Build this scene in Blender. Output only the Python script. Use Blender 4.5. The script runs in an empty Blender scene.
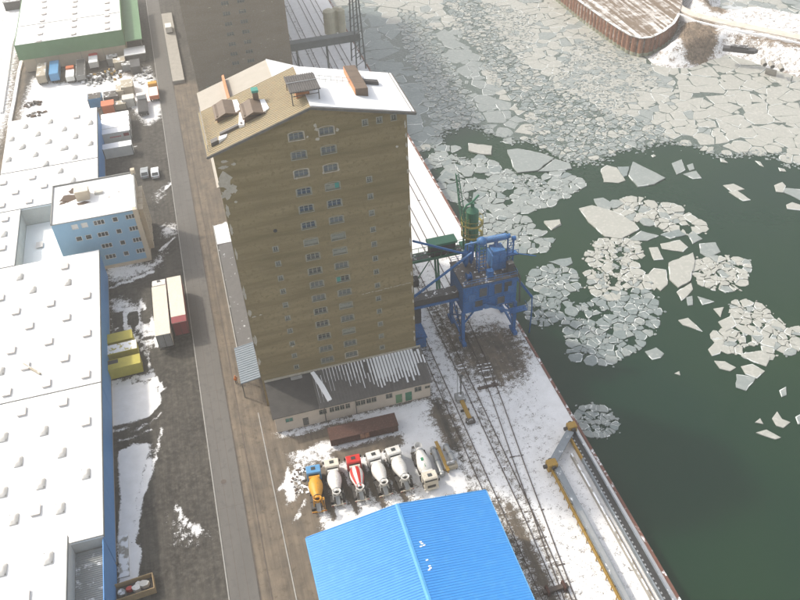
import bpy, bmesh, math, random
import numpy as np
from mathutils import Vector, Matrix
random.seed(7); rng = np.random.default_rng(7)
scene = bpy.context.scene
col = scene.collection
# ------------------------------------------------------------------ camera
FOC = 831.638
CM = np.array([[0.96101667, -0.21002351, 0.17982517],
               [-0.27341106, -0.62506515, 0.73112239],
               [-0.04115045, -0.75178699, -0.65812078]])   # columns: camera right, down, forward
CH = 100.0
cam_d = bpy.data.cameras.new('camera'); cam = bpy.data.objects.new('camera', cam_d); col.objects.link(cam)
cam_d.sensor_width = 36; cam_d.lens = FOC / 800 * 36; cam_d.clip_start = 1; cam_d.clip_end = 9000
R3 = Matrix(((CM[0,0], -CM[0,1], -CM[0,2]), (CM[1,0], -CM[1,1], -CM[1,2]), (CM[2,0], -CM[2,1], -CM[2,2])))
cam.matrix_world = Matrix.Translation((0, 0, CH)) @ R3.to_4x4()
scene.camera = cam
# ------------------------------------------------------------------ sky, sun, exposure
SUN_EL = math.radians(43); SUN_FROM = (-0.743, 0.669)
w = bpy.data.worlds.new('World'); scene.world = w; w.use_nodes = True
nt = w.node_tree; nt.nodes.clear()
sky = nt.nodes.new('ShaderNodeTexSky'); sky.sky_type = 'NISHITA'; sky.sun_disc = False
sky.sun_elevation = SUN_EL; sky.sun_rotation = math.atan2(SUN_FROM[0], SUN_FROM[1])
sky.dust_density = 4.0; sky.air_density = 1.0; sky.ozone_density = 1.0
bg = nt.nodes.new('ShaderNodeBackground'); bg.inputs['Strength'].default_value = 0.15
wo = nt.nodes.new('ShaderNodeOutputWorld')
hs_w = nt.nodes.new('ShaderNodeHueSaturation'); hs_w.inputs['Saturation'].default_value = 0.45   # milky winter sky
nt.links.new(sky.outputs[0], hs_w.inputs['Color']); nt.links.new(hs_w.outputs[0], bg.inputs[0]); nt.links.new(bg.outputs[0], wo.inputs[0])
sd = bpy.data.lights.new('sun', 'SUN'); sd.energy = 1.75; sd.angle = math.radians(3); sd.color = (1.0, 0.92, 0.79)
so = bpy.data.objects.new('sun', sd); col.objects.link(so)
ce = math.cos(SUN_EL)
so.rotation_euler = Vector((SUN_FROM[0]*ce, SUN_FROM[1]*ce, math.sin(SUN_EL))).to_track_quat('Z', 'Y').to_euler()
so.location = (-60, 60, 140)
vs = scene.view_settings; vs.view_transform = 'Standard'; vs.look = 'None'; vs.exposure = 0.9; vs.gamma = 1
# ------------------------------------------------------------------ pixel helpers (photo pixels, 800 x 600)
def G(px, py, z=0.0):
    d = CM @ np.array([px-400, py-300, FOC]); t = (z-CH)/d[2]
    return (float(d[0]*t), float(d[1]*t), z)
def GY(px, py, y):
    d = CM @ np.array([px-400, py-300, FOC]); t = y/d[1]
    return (float(d[0]*t), y, float(d[2]*t+CH))
def PX(x, y, z):
    c = CM.T @ np.array([x, y, z-CH]); return 400+FOC*c[0]/c[2], 300+FOC*c[1]/c[2]
# ------------------------------------------------------------------ materials
MATS = {}
def mat(name, c1, c2=None, sc=1.0, rough=0.8, bump=0.0, metal=0.0, snow=None, streak=None, c3=None, bsc=None, spec=0.4, contrast=0.25):
    """noise blend of c1/c2 in world space; snow=(amount, scale) dusts upward faces; streak=(sx,sy,sz) stretches the noise"""
    if name in MATS: return MATS[name]
    m = bpy.data.materials.new(name); m.use_nodes = True; t = m.node_tree; N = t.nodes; L = t.links
    b = N['Principled BSDF']; b.inputs['Roughness'].default_value = rough; b.inputs['Metallic'].default_value = metal
    b.inputs['Specular IOR Level'].default_value = spec
    if c2 is None: c2 = tuple(v*0.78 for v in c1)
    geo = N.new('ShaderNodeNewGeometry'); mp = N.new('ShaderNodeMapping'); L.new(geo.outputs['Position'], mp.inputs['Vector'])
    if streak: mp.inputs['Scale'].default_value = streak
    no = N.new('ShaderNodeTexNoise'); no.inputs['Scale'].default_value = sc; no.inputs['Detail'].default_value = 7; no.inputs['Roughness'].default_value = 0.62
    L.new(mp.outputs[0], no.inputs['Vector'])
    mr = N.new('ShaderNodeMapRange'); mr.inputs['From Min'].default_value = 0.5-contrast; mr.inputs['From Max'].default_value = 0.5+contrast
    L.new(no.outputs['Fac'], mr.inputs['Value'])
    mx = N.new('ShaderNodeMix'); mx.data_type = 'RGBA'; mx.inputs['A'].default_value = (*c1, 1); mx.inputs['B'].default_value = (*c2, 1)
    L.new(mr.outputs[0], mx.inputs['Factor']); out = mx.outputs['Result']
    if c3:
        n3 = N.new('ShaderNodeTexNoise'); n3.inputs['Scale'].default_value = sc*4.3; n3.inputs['Detail'].default_value = 5
        L.new(geo.outputs['Position'], n3.inputs['Vector'])
        r3 = N.new('ShaderNodeMapRange'); r3.inputs['From Min'].default_value = 0.52; r3.inputs['From Max'].default_value = 0.66
        L.new(n3.outputs['Fac'], r3.inputs['Value'])
        x3 = N.new('ShaderNodeMix'); x3.data_type = 'RGBA'; x3.inputs['B'].default_value = (*c3, 1)
        L.new(out, x3.inputs['A']); L.new(r3.outputs[0], x3.inputs['Factor']); out = x3.outputs['Result']
    if snow:
        amt, ssc = snow
        ns = N.new('ShaderNodeTexNoise'); ns.inputs['Scale'].default_value = ssc; ns.inputs['Detail'].default_value = 8; ns.inputs['Roughness'].default_value = 0.65
        L.new(geo.outputs['Position'], ns.inputs['Vector'])
        rs = N.new('ShaderNodeMapRange'); rs.inputs['From Min'].default_value = 0.5+(0.5-amt)*0.5-0.04; rs.inputs['From Max'].default_value = 0.5+(0.5-amt)*0.5+0.04
        L.new(ns.outputs['Fac'], rs.inputs['Value'])
        sp = N.new('ShaderNodeSeparateXYZ'); L.new(geo.outputs['Normal'], sp.inputs[0])
        rz = N.new('ShaderNodeMapRange'); rz.inputs['From Min'].default_value = 0.55; rz.inputs['From Max'].default_value = 0.8
        L.new(sp.outputs['Z'], rz.inputs['Value'])
        mu = N.new('ShaderNodeMath'); mu.operation = 'MULTIPLY'; L.new(rs.outputs[0], mu.inputs[0]); L.new(rz.outputs[0], mu.inputs[1])
        xs = N.new('ShaderNodeMix'); xs.data_type = 'RGBA'; xs.inputs['B'].default_value = (0.82, 0.83, 0.84, 1)
        L.new(out, xs.inputs['A']); L.new(mu.outputs[0], xs.inputs['Factor']); out = xs.outputs['Result']
    L.new(out, b.inputs['Base Color'])
    if bump:
        nb = N.new('ShaderNodeTexNoise'); nb.inputs['Scale'].default_value = bsc or sc*5; nb.inputs['Detail'].default_value = 6
        L.new(geo.outputs['Position'], nb.inputs['Vector'])
        bp = N.new('ShaderNodeBump'); bp.inputs['Strength'].default_value = bump; bp.inputs['Distance'].default_value = 0.15
        L.new(nb.outputs['Fac'], bp.inputs['Height']); L.new(bp.outputs[0], b.inputs['Normal'])
    MATS[name] = m; return m
M = {}
M['snow'] = mat('snow', (0.84,0.84,0.83), (0.78,0.79,0.80), 0.35, 0.75, 0.25, bsc=3)
M['roof_snow'] = mat('roof_snow', (0.86,0.86,0.84), (0.80,0.80,0.79), 0.25, 0.7, 0.12, bsc=1.5)
M['elev_wall'] = mat('elevator_plaster', (0.165,0.129,0.058), (0.275,0.215,0.112), 0.42, 0.9, 0.2, streak=(0.18,0.18,1.5), c3=(0.19,0.148,0.070), bsc=5, contrast=0.16)
M['elev_wall2'] = mat('elevator_plaster_worn', (0.20,0.165,0.115), (0.26,0.22,0.165), 0.7, 0.9, 0.3, streak=(0.2,0.2,1.0), c3=(0.26,0.23,0.19), bsc=5)
M['plaster_pale'] = mat('bare_plaster', (0.50,0.46,0.37), (0.36,0.32,0.25), 2.2, 0.9, 0.3)
M['brick_sunlit'] = mat('sunlit_orange_brick', (0.42,0.17,0.08), (0.50,0.26,0.14), 2.0, 0.9, 0.3)  # brick orange with the sunlight on left faces painted in
M['olive_roof'] = mat('olive_sheet_roof', (0.37,0.305,0.185), (0.30,0.25,0.16), 0.6, 0.7, 0.15, c3=(0.38,0.29,0.165))
M['grey_roof'] = mat('grey_felt_roof', (0.34,0.31,0.26), (0.39,0.36,0.31), 0.6, 0.85, 0.2)
M['tar_roof'] = mat('tar_roof', (0.035,0.033,0.031), (0.065,0.06,0.055), 0.8, 0.75, 0.3)
M['fascia'] = mat('weathered_fascia', (0.10,0.095,0.08), (0.17,0.16,0.14), 1.5, 0.7)
M['brown_sheet'] = mat('brown_sheet', (0.16,0.115,0.08), (0.11,0.082,0.06), 1.2, 0.65, 0.1)
M['dark_panel'] = mat('dark_corrugated', (0.075,0.07,0.066), (0.12,0.11,0.10), 1.3, 0.6, 0.1)
M['frame_pale'] = mat('window_frame_paint', (0.30,0.30,0.24), (0.23,0.23,0.18), 3, 0.7)
M['frame_white'] = mat('white_window_frame', (0.70,0.70,0.67), (0.60,0.60,0.58), 3, 0.6)
M['glass'] = mat('dark_glass', (0.035,0.04,0.042), (0.085,0.09,0.088), 1.7, 0.15, spec=0.6)
M['pane_dusty'] = mat('dusty_pane', (0.085,0.095,0.092), (0.15,0.16,0.15), 0.9, 0.3, spec=0.5)
M['glass_teal'] = mat('teal_board', (0.05,0.28,0.22), None, 2, 0.5)
M['cream'] = mat('cream_render', (0.58,0.50,0.38), (0.50,0.43,0.33), 0.8, 0.9, 0.15)
M['pale_wall'] = mat('pale_wall', (0.62,0.60,0.54), (0.52,0.50,0.45), 0.8, 0.9, 0.1)
M['annex_wall'] = mat('annex_render', (0.62,0.53,0.42), (0.52,0.44,0.35), 1.1, 0.9, 0.2)
M['office_blue'] = mat('office_blue_render', (0.22,0.40,0.56), (0.26,0.44,0.60), 0.7, 0.85, 0.1)
M['wall_blue'] = mat('warehouse_blue_cladding', (0.07,0.24,0.54), (0.09,0.275,0.58), 0.7, 0.6, 0.05)
M['hall_blue'] = mat('hall_blue_sheet', (0.035,0.235,0.60), (0.045,0.265,0.64), 0.25, 0.45, 0.03, c3=(0.052,0.27,0.62))
M['hall_trim'] = mat('hall_pale_trim', (0.10,0.38,0.74), None, 1, 0.5)
M['green_sheet'] = mat('green_cladding', (0.10,0.21,0.10), (0.13,0.25,0.13), 0.5, 0.6, 0.05)
M['green_machine'] = mat('green_machine_paint', (0.02,0.16,0.085), (0.035,0.21,0.12), 2, 0.5, c3=(0.10,0.13,0.08))
M['blue_machine'] = mat('blue_machine_paint', (0.014,0.10,0.29), (0.026,0.15,0.38), 1.1, 0.55, c3=(0.045,0.075,0.12))
M['blue_pale'] = mat('pale_blue_paint', (0.06,0.19,0.42), (0.035,0.13,0.32), 1.3, 0.5, c3=(0.06,0.10,0.16))
M['machine_dark'] = mat('dark_greasy_steel', (0.045,0.045,0.045), (0.09,0.085,0.08), 1.5, 0.6, snow=(0.3,1.4))
M['dock_deck'] = mat('dock_deck', (0.10,0.098,0.095), (0.14,0.135,0.13), 0.9, 0.8, snow=(0.18,0.8))
M['deck_dirty'] = mat('dirty_snow_deck', (0.07,0.065,0.06), (0.11,0.10,0.09), 1.0, 0.8, snow=(0.28,1.1))
M['yellow_old'] = mat('ochre_paint', (0.40,0.24,0.035), (0.30,0.18,0.03), 2.2, 0.6, c3=(0.20,0.12,0.04))
M['yellow_frame'] = mat('yellow_rail_paint', (0.34,0.28,0.07), None, 2, 0.6)
M['grey_steel'] = mat('grey_steel', (0.24,0.27,0.29), (0.17,0.19,0.21), 1.1, 0.5, snow=(0.25,0.9))
M['galv'] = mat('galvanised', (0.38,0.39,0.39), (0.28,0.29,0.29), 1.3, 0.45, metal=0.3)
M['belt'] = mat('black_belt', (0.025,0.025,0.027), (0.05,0.05,0.05), 2, 0.7)
M['rail_steel'] = mat('rusty_rail', (0.06,0.048,0.042), (0.10,0.075,0.06), 2, 0.6)
M['sleeper'] = mat('old_sleeper', (0.07,0.06,0.052), (0.12,0.10,0.085), 3, 0.9, snow=(0.55,0.9))
M['rust'] = mat('rust_brown', (0.085,0.038,0.027), (0.055,0.028,0.022), 1.1, 0.9, 0.3, c3=(0.12,0.06,0.045))
M['rust_pile'] = mat('rusty_sheet_pile', (0.26,0.12,0.07), (0.17,0.085,0.055), 0.35, 0.85, 0.3, streak=(1,1,0.25), c3=(0.32,0.17,0.10))
M['algae'] = mat('pale_waterline', (0.36,0.36,0.26), (0.24,0.25,0.18), 0.5, 0.9, 0.2)
M['concrete'] = mat('old_concrete', (0.36,0.34,0.30), (0.27,0.255,0.225), 0.9, 0.9, 0.25)
M['concrete_snow'] = mat('concrete_with_snow', (0.36,0.34,0.30), (0.27,0.255,0.225), 0.9, 0.9, 0.25, snow=(0.55,0.6))
M['kerb'] = mat('kerb_stone', (0.36,0.35,0.32), (0.24,0.235,0.22), 1.4, 0.85)
M['quay_edge'] = mat('quay_edge_steel', (0.20,0.085,0.06), (0.13,0.065,0.05), 0.8, 0.8, snow=(0.35,0.7))
M['paint_white'] = mat('white_paint', (0.74,0.73,0.69), (0.64,0.62,0.58), 1.3, 0.45, c3=(0.56,0.53,0.47))
M['paint_cream'] = mat('cream_paint', (0.68,0.62,0.51), (0.58,0.53,0.44), 1.3, 0.5, c3=(0.50,0.45,0.37))
M['paint_red'] = mat('red_paint', (0.56,0.03,0.025), (0.48,0.03,0.025), 1.3, 0.4)
M['paint_maroon'] = mat('maroon_tarp', (0.23,0.028,0.035), (0.17,0.025,0.03), 1.3, 0.6)
M['paint_blue'] = mat('light_blue_paint', (0.10,0.29,0.52), (0.085,0.25,0.45), 1.3, 0.4)
M['paint_orange'] = mat('orange_yellow_paint', (0.66,0.31,0.015), (0.56,0.26,0.02), 1.3, 0.5, c3=(0.45,0.25,0.06))
M['paint_rose'] = mat('orange_red_paint', (0.58,0.16,0.06), None, 1.3, 0.45)
M['paint_yellow'] = mat('skip_yellow', (0.46,0.40,0.05), (0.38,0.33,0.055), 1.2, 0.6)
M['skip_yellow_snow'] = mat('skip_yellow_snowy', (0.46,0.40,0.05), (0.38,0.33,0.055), 1.2, 0.6, snow=(0.62,1.3))
M['paint_grey'] = mat('grey_paint', (0.30,0.30,0.29), (0.22,0.22,0.21), 1.2, 0.6, snow=(0.4,1.0))
M['paint_beige'] = mat('beige_paint', (0.42,0.37,0.28), (0.33,0.29,0.22), 1.2, 0.7, snow=(0.35,1.0))
M['paint_dark'] = mat('dark_paint', (0.05,0.05,0.052), (0.085,0.083,0.08), 1.2, 0.5)
M['car_snow'] = mat('snow_covered_paint', (0.55,0.56,0.57), (0.45,0.46,0.47), 1.2, 0.4, snow=(0.85,0.8))
M['car_silver'] = mat('silver_paint', (0.36,0.38,0.39), (0.30,0.32,0.33), 1.2, 0.3)
M['tyre'] = mat('tyre_rubber', (0.025,0.025,0.025), (0.045,0.043,0.04), 3, 0.9)
M['rim'] = mat('wheel_rim', (0.30,0.30,0.29), None, 3, 0.5)
M['chassis'] = mat('chassis_black', (0.045,0.042,0.04), (0.075,0.068,0.06), 2, 0.8)
M['skylight'] = mat('skylight_dome', (0.60,0.56,0.52), (0.53,0.50,0.47), 1.5, 0.35)
M['skylight_grey'] = mat('skylight_dome_grey', (0.68,0.66,0.61), (0.60,0.58,0.54), 1.5, 0.35)
M['roof_seam'] = mat('roof_seam_metal', (0.16,0.17,0.16), (0.25,0.25,0.24), 1, 0.6)
M['corr_grey'] = mat('grey_corrugated', (0.33,0.34,0.33), (0.25,0.26,0.255), 0.8, 0.6, snow=(0.3,0.8))
M['wood'] = mat('raw_wood', (0.40,0.28,0.14), (0.30,0.21,0.11), 1.5, 0.85)
M['hivis'] = mat('orange_jacket', (0.75,0.20,0.02), None, 3, 0.8)
M['trousers'] = mat('dark_trousers', (0.035,0.037,0.045), None, 3, 0.9)
M['skin'] = mat('skin', (0.48,0.30,0.22), None, 5, 0.6)
M['scrub'] = mat('bare_scrub', (0.085,0.06,0.045), (0.13,0.095,0.07), 1.0, 1.0)
M['headlight'] = mat('headlight_glass', (0.6,0.6,0.58), None, 3, 0.15)
M['tail'] = mat('tail_light', (0.35,0.02,0.02), None, 3, 0.3)
M['green_mark'] = mat('green_print', (0.03,0.25,0.12), None, 3, 0.6)
M['white_mark'] = mat('white_print', (0.75,0.80,0.85), None, 3, 0.6)
M['cream_tank'] = mat('cream_tank', (0.56,0.52,0.38), (0.45,0.42,0.31), 0.8, 0.6)
M['far_steel'] = mat('far_crane_steel', (0.09,0.105,0.105), (0.13,0.145,0.14), 1, 0.6)
# ------------------------------------------------------------------ mesh builder
class MB:
    def __init__(s): s.v=[]; s.f=[]; s.m=[]
    def add(s, vs, fs, mi=0):
        o=len(s.v); s.v+= [tuple(map(float,p)) for p in vs]; s.f+=[tuple(i+o for i in f) for f in fs]; s.m+=[mi]*len(fs); return s
    def box(s, x0,x1,y0,y1,z0,z1, mi=0):
        if x0>x1: x0,x1=x1,x0
        if y0>y1: y0,y1=y1,y0
        return s.add([(x0,y0,z0),(x1,y0,z0),(x1,y1,z0),(x0,y1,z0),(x0,y0,z1),(x1,y0,z1),(x1,y1,z1),(x0,y1,z1)],
            [(0,3,2,1),(4,5,6,7),(0,1,5,4),(1,2,6,5),(2,3,7,6),(3,0,4,7)], mi)
    def hexa(s, p, mi=0):   # 4 bottom (ccw) + 4 top
        return s.add(p, [(0,3,2,1),(4,5,6,7),(0,1,5,4),(1,2,6,5),(2,3,7,6),(3,0,4,7)], mi)
    def beam(s, p, q, w, h, mi=0):
        p=Vector(p); q=Vector(q); d=(q-p).normalized()
        up=Vector((0,0,1)) if abs(d.z)<0.95 else Vector((0,1,0))
        a=d.cross(up).normalized()*(w/2); b=a.cross(d).normalized()*(h/2)
        return s.add([p-a-b,p+a-b,q+a-b,q-a-b,p-a+b,p+a+b,q+a+b,q-a+b],[(0,3,2,1),(4,5,6,7),(0,1,5,4),(1,2,6,5),(2,3,7,6),(3,0,4,7)],mi)
    def tube(s, p, q, r0, r1=None, n=10, mi=0, cap=True):
        if r1 is None: r1=r0
        p=Vector(p); q=Vector(q); d=(q-p).normalized()
        up=Vector((0,0,1)) if abs(d.z)<0.95 else Vector((0,1,0))
        a=d.cross(up).normalized(); b=a.cross(d).normalized()
        vs=[]
        for c,r in ((p,r0),(q,r1)):
            for k in range(n):
                t=2*math.pi*k/n; vs.append(c+a*(r*math.cos(t))+b*(r*math.sin(t)))
        fs=[(k,(k+1)%n,n+(k+1)%n,n+k) for k in range(n)]
        if cap: fs+=[tuple(range(n-1,-1,-1)),tuple(range(n,2*n))]
        return s.add(vs,fs,mi)
    def path(s, pts, r, n=6, mi=0):
        for a,b in zip(pts[:-1],pts[1:]): s.tube(a,b,r,r,n,mi)
        return s
    def lathe(s, o, d, prof, n=16, mi=0, mf=None):   # prof: (distance along d, radius)
        o=Vector(o); d=Vector(d).normalized(); up=Vector((0,0,1)) if abs(d.z)<0.95 else Vector((0,1,0))
        a=d.cross(up).normalized(); b=a.cross(d).normalized(); vs=[]
        for t,r in prof:
            for k in range(n):
                th=2*math.pi*k/n; vs.append(o+d*t+a*(r*math.cos(th))+b*(r*math.sin(th)))
        base=len(s.v); s.v+=[tuple(v) for v in vs]
        for i in range(len(prof)-1):
            for k in range(n):
                s.f.append((base+i*n+k,base+i*n+(k+1)%n,base+(i+1)*n+(k+1)%n,base+(i+1)*n+k)); s.m.append(mf(i,k) if mf else mi)
        s.f.append(tuple(base+k for k in range(n-1,-1,-1))); s.m.append(mi)
        s.f.append(tuple(base+(len(prof)-1)*n+k for k in range(n))); s.m.append(mi)
        return s
    def prism(s, poly, z0, z1, mi=0):
        n=len(poly); ar=sum(poly[i][0]*poly[(i+1)%n][1]-poly[(i+1)%n][0]*poly[i][1] for i in range(n))
        if ar<0: poly=poly[::-1]
        return s.add([(x,y,z0) for x,y in poly]+[(x,y,z1) for x,y in poly],
            [tuple(range(n-1,-1,-1)),tuple(range(n,2*n))]+[(i,(i+1)%n,n+(i+1)%n,n+i) for i in range(n)],mi)
    def yprism(s, poly, y0, y1, mi=0):   # poly in (x,z), extruded along y
        n=len(poly); ar=sum(poly[i][0]*poly[(i+1)%n][1]-poly[(i+1)%n][0]*poly[i][1] for i in range(n))
        if ar<0: poly=poly[::-1]
        return s.add([(x,y0,z) for x,z in poly]+[(x,y1,z) for x,z in poly],
            [tuple(range(n)),tuple(range(2*n-1,n-1,-1))]+[(i,n+i,n+(i+1)%n,(i+1)%n) for i in range(n)],mi)
    def xprism(s, poly, x0, x1, mi=0):   # poly in (y,z), extruded along x
        n=len(poly); ar=sum(poly[i][0]*poly[(i+1)%n][1]-poly[(i+1)%n][0]*poly[i][1] for i in range(n))
        if ar<0: poly=poly[::-1]
        return s.add([(x0,y,z) for y,z in poly]+[(x1,y,z) for y,z in poly],
            [tuple(range(n-1,-1,-1)),tuple(range(n,2*n))]+[(i,(i+1)%n,n+(i+1)%n,n+i) for i in range(n)],mi)
    def mesh(s, name, mats, smooth=False):
        me=bpy.data.meshes.new(name); me.from_pydata(s.v,[],s.f)
        for m in (mats if isinstance(mats,(list,tuple)) else [mats]): me.materials.append(M[m] if isinstance(m,str) else m)
        if len(set(s.m))>1 or (s.m and s.m[0]): me.polygons.foreach_set('material_index', s.m)
        if smooth: me.polygons.foreach_set('use_smooth',[True]*len(me.polygons))
        me.update(); return me
    def build(s, name, mats, parent=None, smooth=False, bevel=0):
        o=bpy.data.objects.new(name, s.mesh(name,mats,smooth)); col.objects.link(o)
        if parent is not None: o.parent=parent
        if bevel:
            md=o.modifiers.new('bevel','BEVEL'); md.width=bevel; md.segments=2; md.limit_method='ANGLE'
        return o
def tag(o, label=None, cat=None, group=None, kind=None):
    if label: o['label']=label
    if cat: o['category']=cat
    if group: o['group']=group
    if kind: o['kind']=kind
    return o
def thing(name, label, cat, loc=(0,0,0), rz=0.0, group=None):
    o=bpy.data.objects.new(name,None); col.objects.link(o); o.location=loc; o.rotation_euler=(0,0,rz); o.empty_display_size=0.5
    return tag(o,label,cat,group)
def copy_tree(o, parent=None):
    c=o.copy(); col.objects.link(c); c.parent=parent
    for ch in list(o.children): copy_tree(ch,c)
    return c
def inst(name, me, parent, loc=(0,0,0), rz=0.0):
    o=bpy.data.objects.new(name,me); col.objects.link(o); o.parent=parent; o.location=loc; o.rotation_euler=(0,0,rz); return o
def clip(poly, a, b, c):   # keep a*x+b*y<=c
    out=[]; n=len(poly)
    for i in range(n):
        p=poly[i]; q=poly[(i+1)%n]; dp=a*p[0]+b*p[1]-c; dq=a*q[0]+b*q[1]-c
        if dp<=0: out.append(p)
        if (dp<0<dq) or (dq<0<dp):
            t=dp/(dp-dq); out.append((p[0]+t*(q[0]-p[0]),p[1]+t*(q[1]-p[1])))
    return out
def wall_mesh(mb, org, u, width, z0, z1, holes, depth=0.25, clips=(), mi=0):
    """vertical wall in plane org + u*s, outward normal n = u x z; holes: (s0,s1,za,zb)"""
    org=Vector(org); u=Vector(u).normalized(); nrm=u.cross(Vector((0,0,1)))
    xs=sorted({0.0,width}|{round(h[0],4) for h in holes}|{round(h[1],4) for h in holes})
    zs=sorted({z0,z1}|{round(h[2],4) for h in holes}|{round(h[3],4) for h in holes})
    pt=lambda s,z,d=0: org+u*s+Vector((0,0,z))-nrm*d
    for a,b in zip(xs[:-1],xs[1:]):
        run=None
        for c,d in zip(zs[:-1],zs[1:]):
            mx,mz=(a+b)/2,(c+d)/2
            if any(h[0]<mx<h[1] and h[2]<mz<h[3] for h in holes):
                if run is not None: cellp(mb,pt,a,b,run,c,clips,mi); run=None
            elif run is None: run=c
        if run is not None: cellp(mb,pt,a,b,run,z1,clips,mi)
    for s0,s1,a,b in holes:
        q=[(s0,a),(s1,a),(s1,b),(s0,b)]
        for i in range(4):
            p0,p1=q[i],q[(i+1)%4]
            mb.add([pt(*p0),pt(*p0,depth),pt(*p1,depth),pt(*p1)],[(0,1,2,3)],mi)
def cellp(mb,pt,a,b,c,d,clips,mi):
    poly=[(a,c),(b,c),(b,d),(a,d)]
    for cl in clips:
        poly=clip(poly,*cl)
        if len(poly)<3: return
    mb.add([pt(*p) for p in poly],[tuple(range(len(poly)))],mi)
def blob(cx, cy, rx, ry, n=11, jit=0.35):
    return [(cx+rx*math.cos(t)*(1+random.uniform(-jit,jit)), cy+ry*math.sin(t)*(1+random.uniform(-jit,jit))) for t in [2*math.pi*k/n for k in range(n)]]
# ------------------------------------------------------------------ ground fields
def sdf(px, py, poly):
    """signed distance (positive inside) of points to polygon"""
    d=np.full(px.shape,1e9); ins=np.zeros(px.shape,bool); n=len(poly)
    for i in range(n):
        x0,y0=poly[i]; x1,y1=poly[(i+1)%n]; ex,ey=x1-x0,y1-y0; l=ex*ex+ey*ey+1e-9
        t=np.clip(((px-x0)*ex+(py-y0)*ey)/l,0,1); d=np.minimum(d,np.hypot(px-x0-t*ex,py-y0-t*ey))
        if y0!=y1:
            c=((y0>py)!=(y1>py)) & (px<(x1-x0)*(py-y0)/(y1-y0)+x0); ins^=c
    return np.where(ins,d,-d)
def dline(px,py,pts):
    d=np.full(px.shape,1e9)
    for (x0,y0),(x1,y1) in zip(pts[:-1],pts[1:]):
        ex,ey=x1-x0,y1-y0; l=ex*ex+ey*ey+1e-9; t=np.clip(((px-x0)*ex+(py-y0)*ey)/l,0,1)
        d=np.minimum(d,np.hypot(px-x0-t*ex,py-y0-t*ey))
    return d
def sm(x): x=np.clip(x,0,1); return x*x*(3-2*x)
def W(l, z=0): return [G(x,y,z)[:2] for x,y in l]
def ground_mat(name, asphalt, asphalt2, brown, brown2, nsc=0.5, bias=0.0):
    m=bpy.data.materials.new(name); m.use_nodes=True; t=m.node_tree; N=t.nodes; L=t.links; b=N['Principled BSDF']
    geo=N.new('ShaderNodeNewGeometry')
    def noise(sc,det=8,ro=0.62):
        n=N.new('ShaderNodeTexNoise'); n.inputs['Scale'].default_value=sc; n.inputs['Detail'].default_value=det; n.inputs['Roughness'].default_value=ro
        L.new(geo.outputs['Position'],n.inputs['Vector']); return n.outputs['Fac']
    def rng_(v,a,c):
        r=N.new('ShaderNodeMapRange'); r.inputs['From Min'].default_value=a; r.inputs['From Max'].default_value=c; L.new(v,r.inputs['Value']); return r.outputs[0]
    def mix(f,a,c):
        x=N.new('ShaderNodeMix'); x.data_type='RGBA'
        for v,k in ((a,'A'),(c,'B')):
            if isinstance(v,tuple): x.inputs[k].default_value=(*v,1)
            else: L.new(v,x.inputs[k])
        L.new(f,x.inputs['Factor']); return x.outputs['Result']
    def add(a,bv,k):
        q=N.new('ShaderNodeMath'); q.operation='MULTIPLY_ADD'; L.new(bv,q.inputs[0]); q.inputs[1].default_value=k; L.new(a,q.inputs[2]); return q.outputs[0]
    def attr(n):
        a=N.new('ShaderNodeAttribute'); a.attribute_name=n; return a.outputs['Fac']
    asp=mix(rng_(noise(0.18),0.35,0.65),asphalt,asphalt2)
    asp=mix(rng_(noise(1.1,9,0.72),0.44,0.66),asp,tuple(v*3.1 for v in asphalt))
    bro=mix(rng_(noise(0.35),0.35,0.68),brown,brown2)
    bro=mix(rng_(noise(0.9,9,0.7),0.53,0.66),bro,tuple(v*0.55 for v in brown))
    f=rng_(add(attr('brown'),noise(0.3),1.0),0.82,1.18)
    base=mix(f,asp,bro)
    mpx=N.new('ShaderNodeMapping'); mpx.inputs['Scale'].default_value=(1.5,0.07,1); L.new(geo.outputs['Position'],mpx.inputs['Vector'])
    ns=N.new('ShaderNodeTexNoise'); ns.inputs['Scale'].default_value=1.0; ns.inputs['Detail'].default_value=6; ns.inputs['Roughness'].default_value=0.65; L.new(mpx.outputs[0],ns.inputs['Vector'])
    mm=N.new('ShaderNodeMix'); mm.data_type='RGBA'; mm.blend_type='MULTIPLY'; mm.inputs['Factor'].default_value=1.0
    L.new(base,mm.inputs['A']); L.new(mix(rng_(ns.outputs['Fac'],0.36,0.66),(0.74,0.74,0.75),(1.18,1.16,1.13)),mm.inputs['B']); base=mm.outputs['Result']
    sn=add(add(attr('snow'),noise(nsc*2.4,9,0.70),1.25),noise(nsc*11,6,0.75),1.15)
    sf=rng_(sn,1.56-bias,1.76-bias)
    snowc=mix(rng_(noise(0.6),0.3,0.7),(0.80,0.80,0.80),(0.70,0.70,0.69))
    L.new(mix(sf,base,snowc),b.inputs['Base Color']); b.inputs['Roughness'].default_value=0.85; b.inputs['Specular IOR Level'].default_value=0.25
    bp=N.new('ShaderNodeBump'); bp.inputs['Strength'].default_value=0.35; bp.inputs['Distance'].default_value=0.12
    L.new(add(sf,noise(4,5),0.6),bp.inputs['Height']); L.new(bp.outputs[0],b.inputs['Normal'])
    return m
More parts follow.
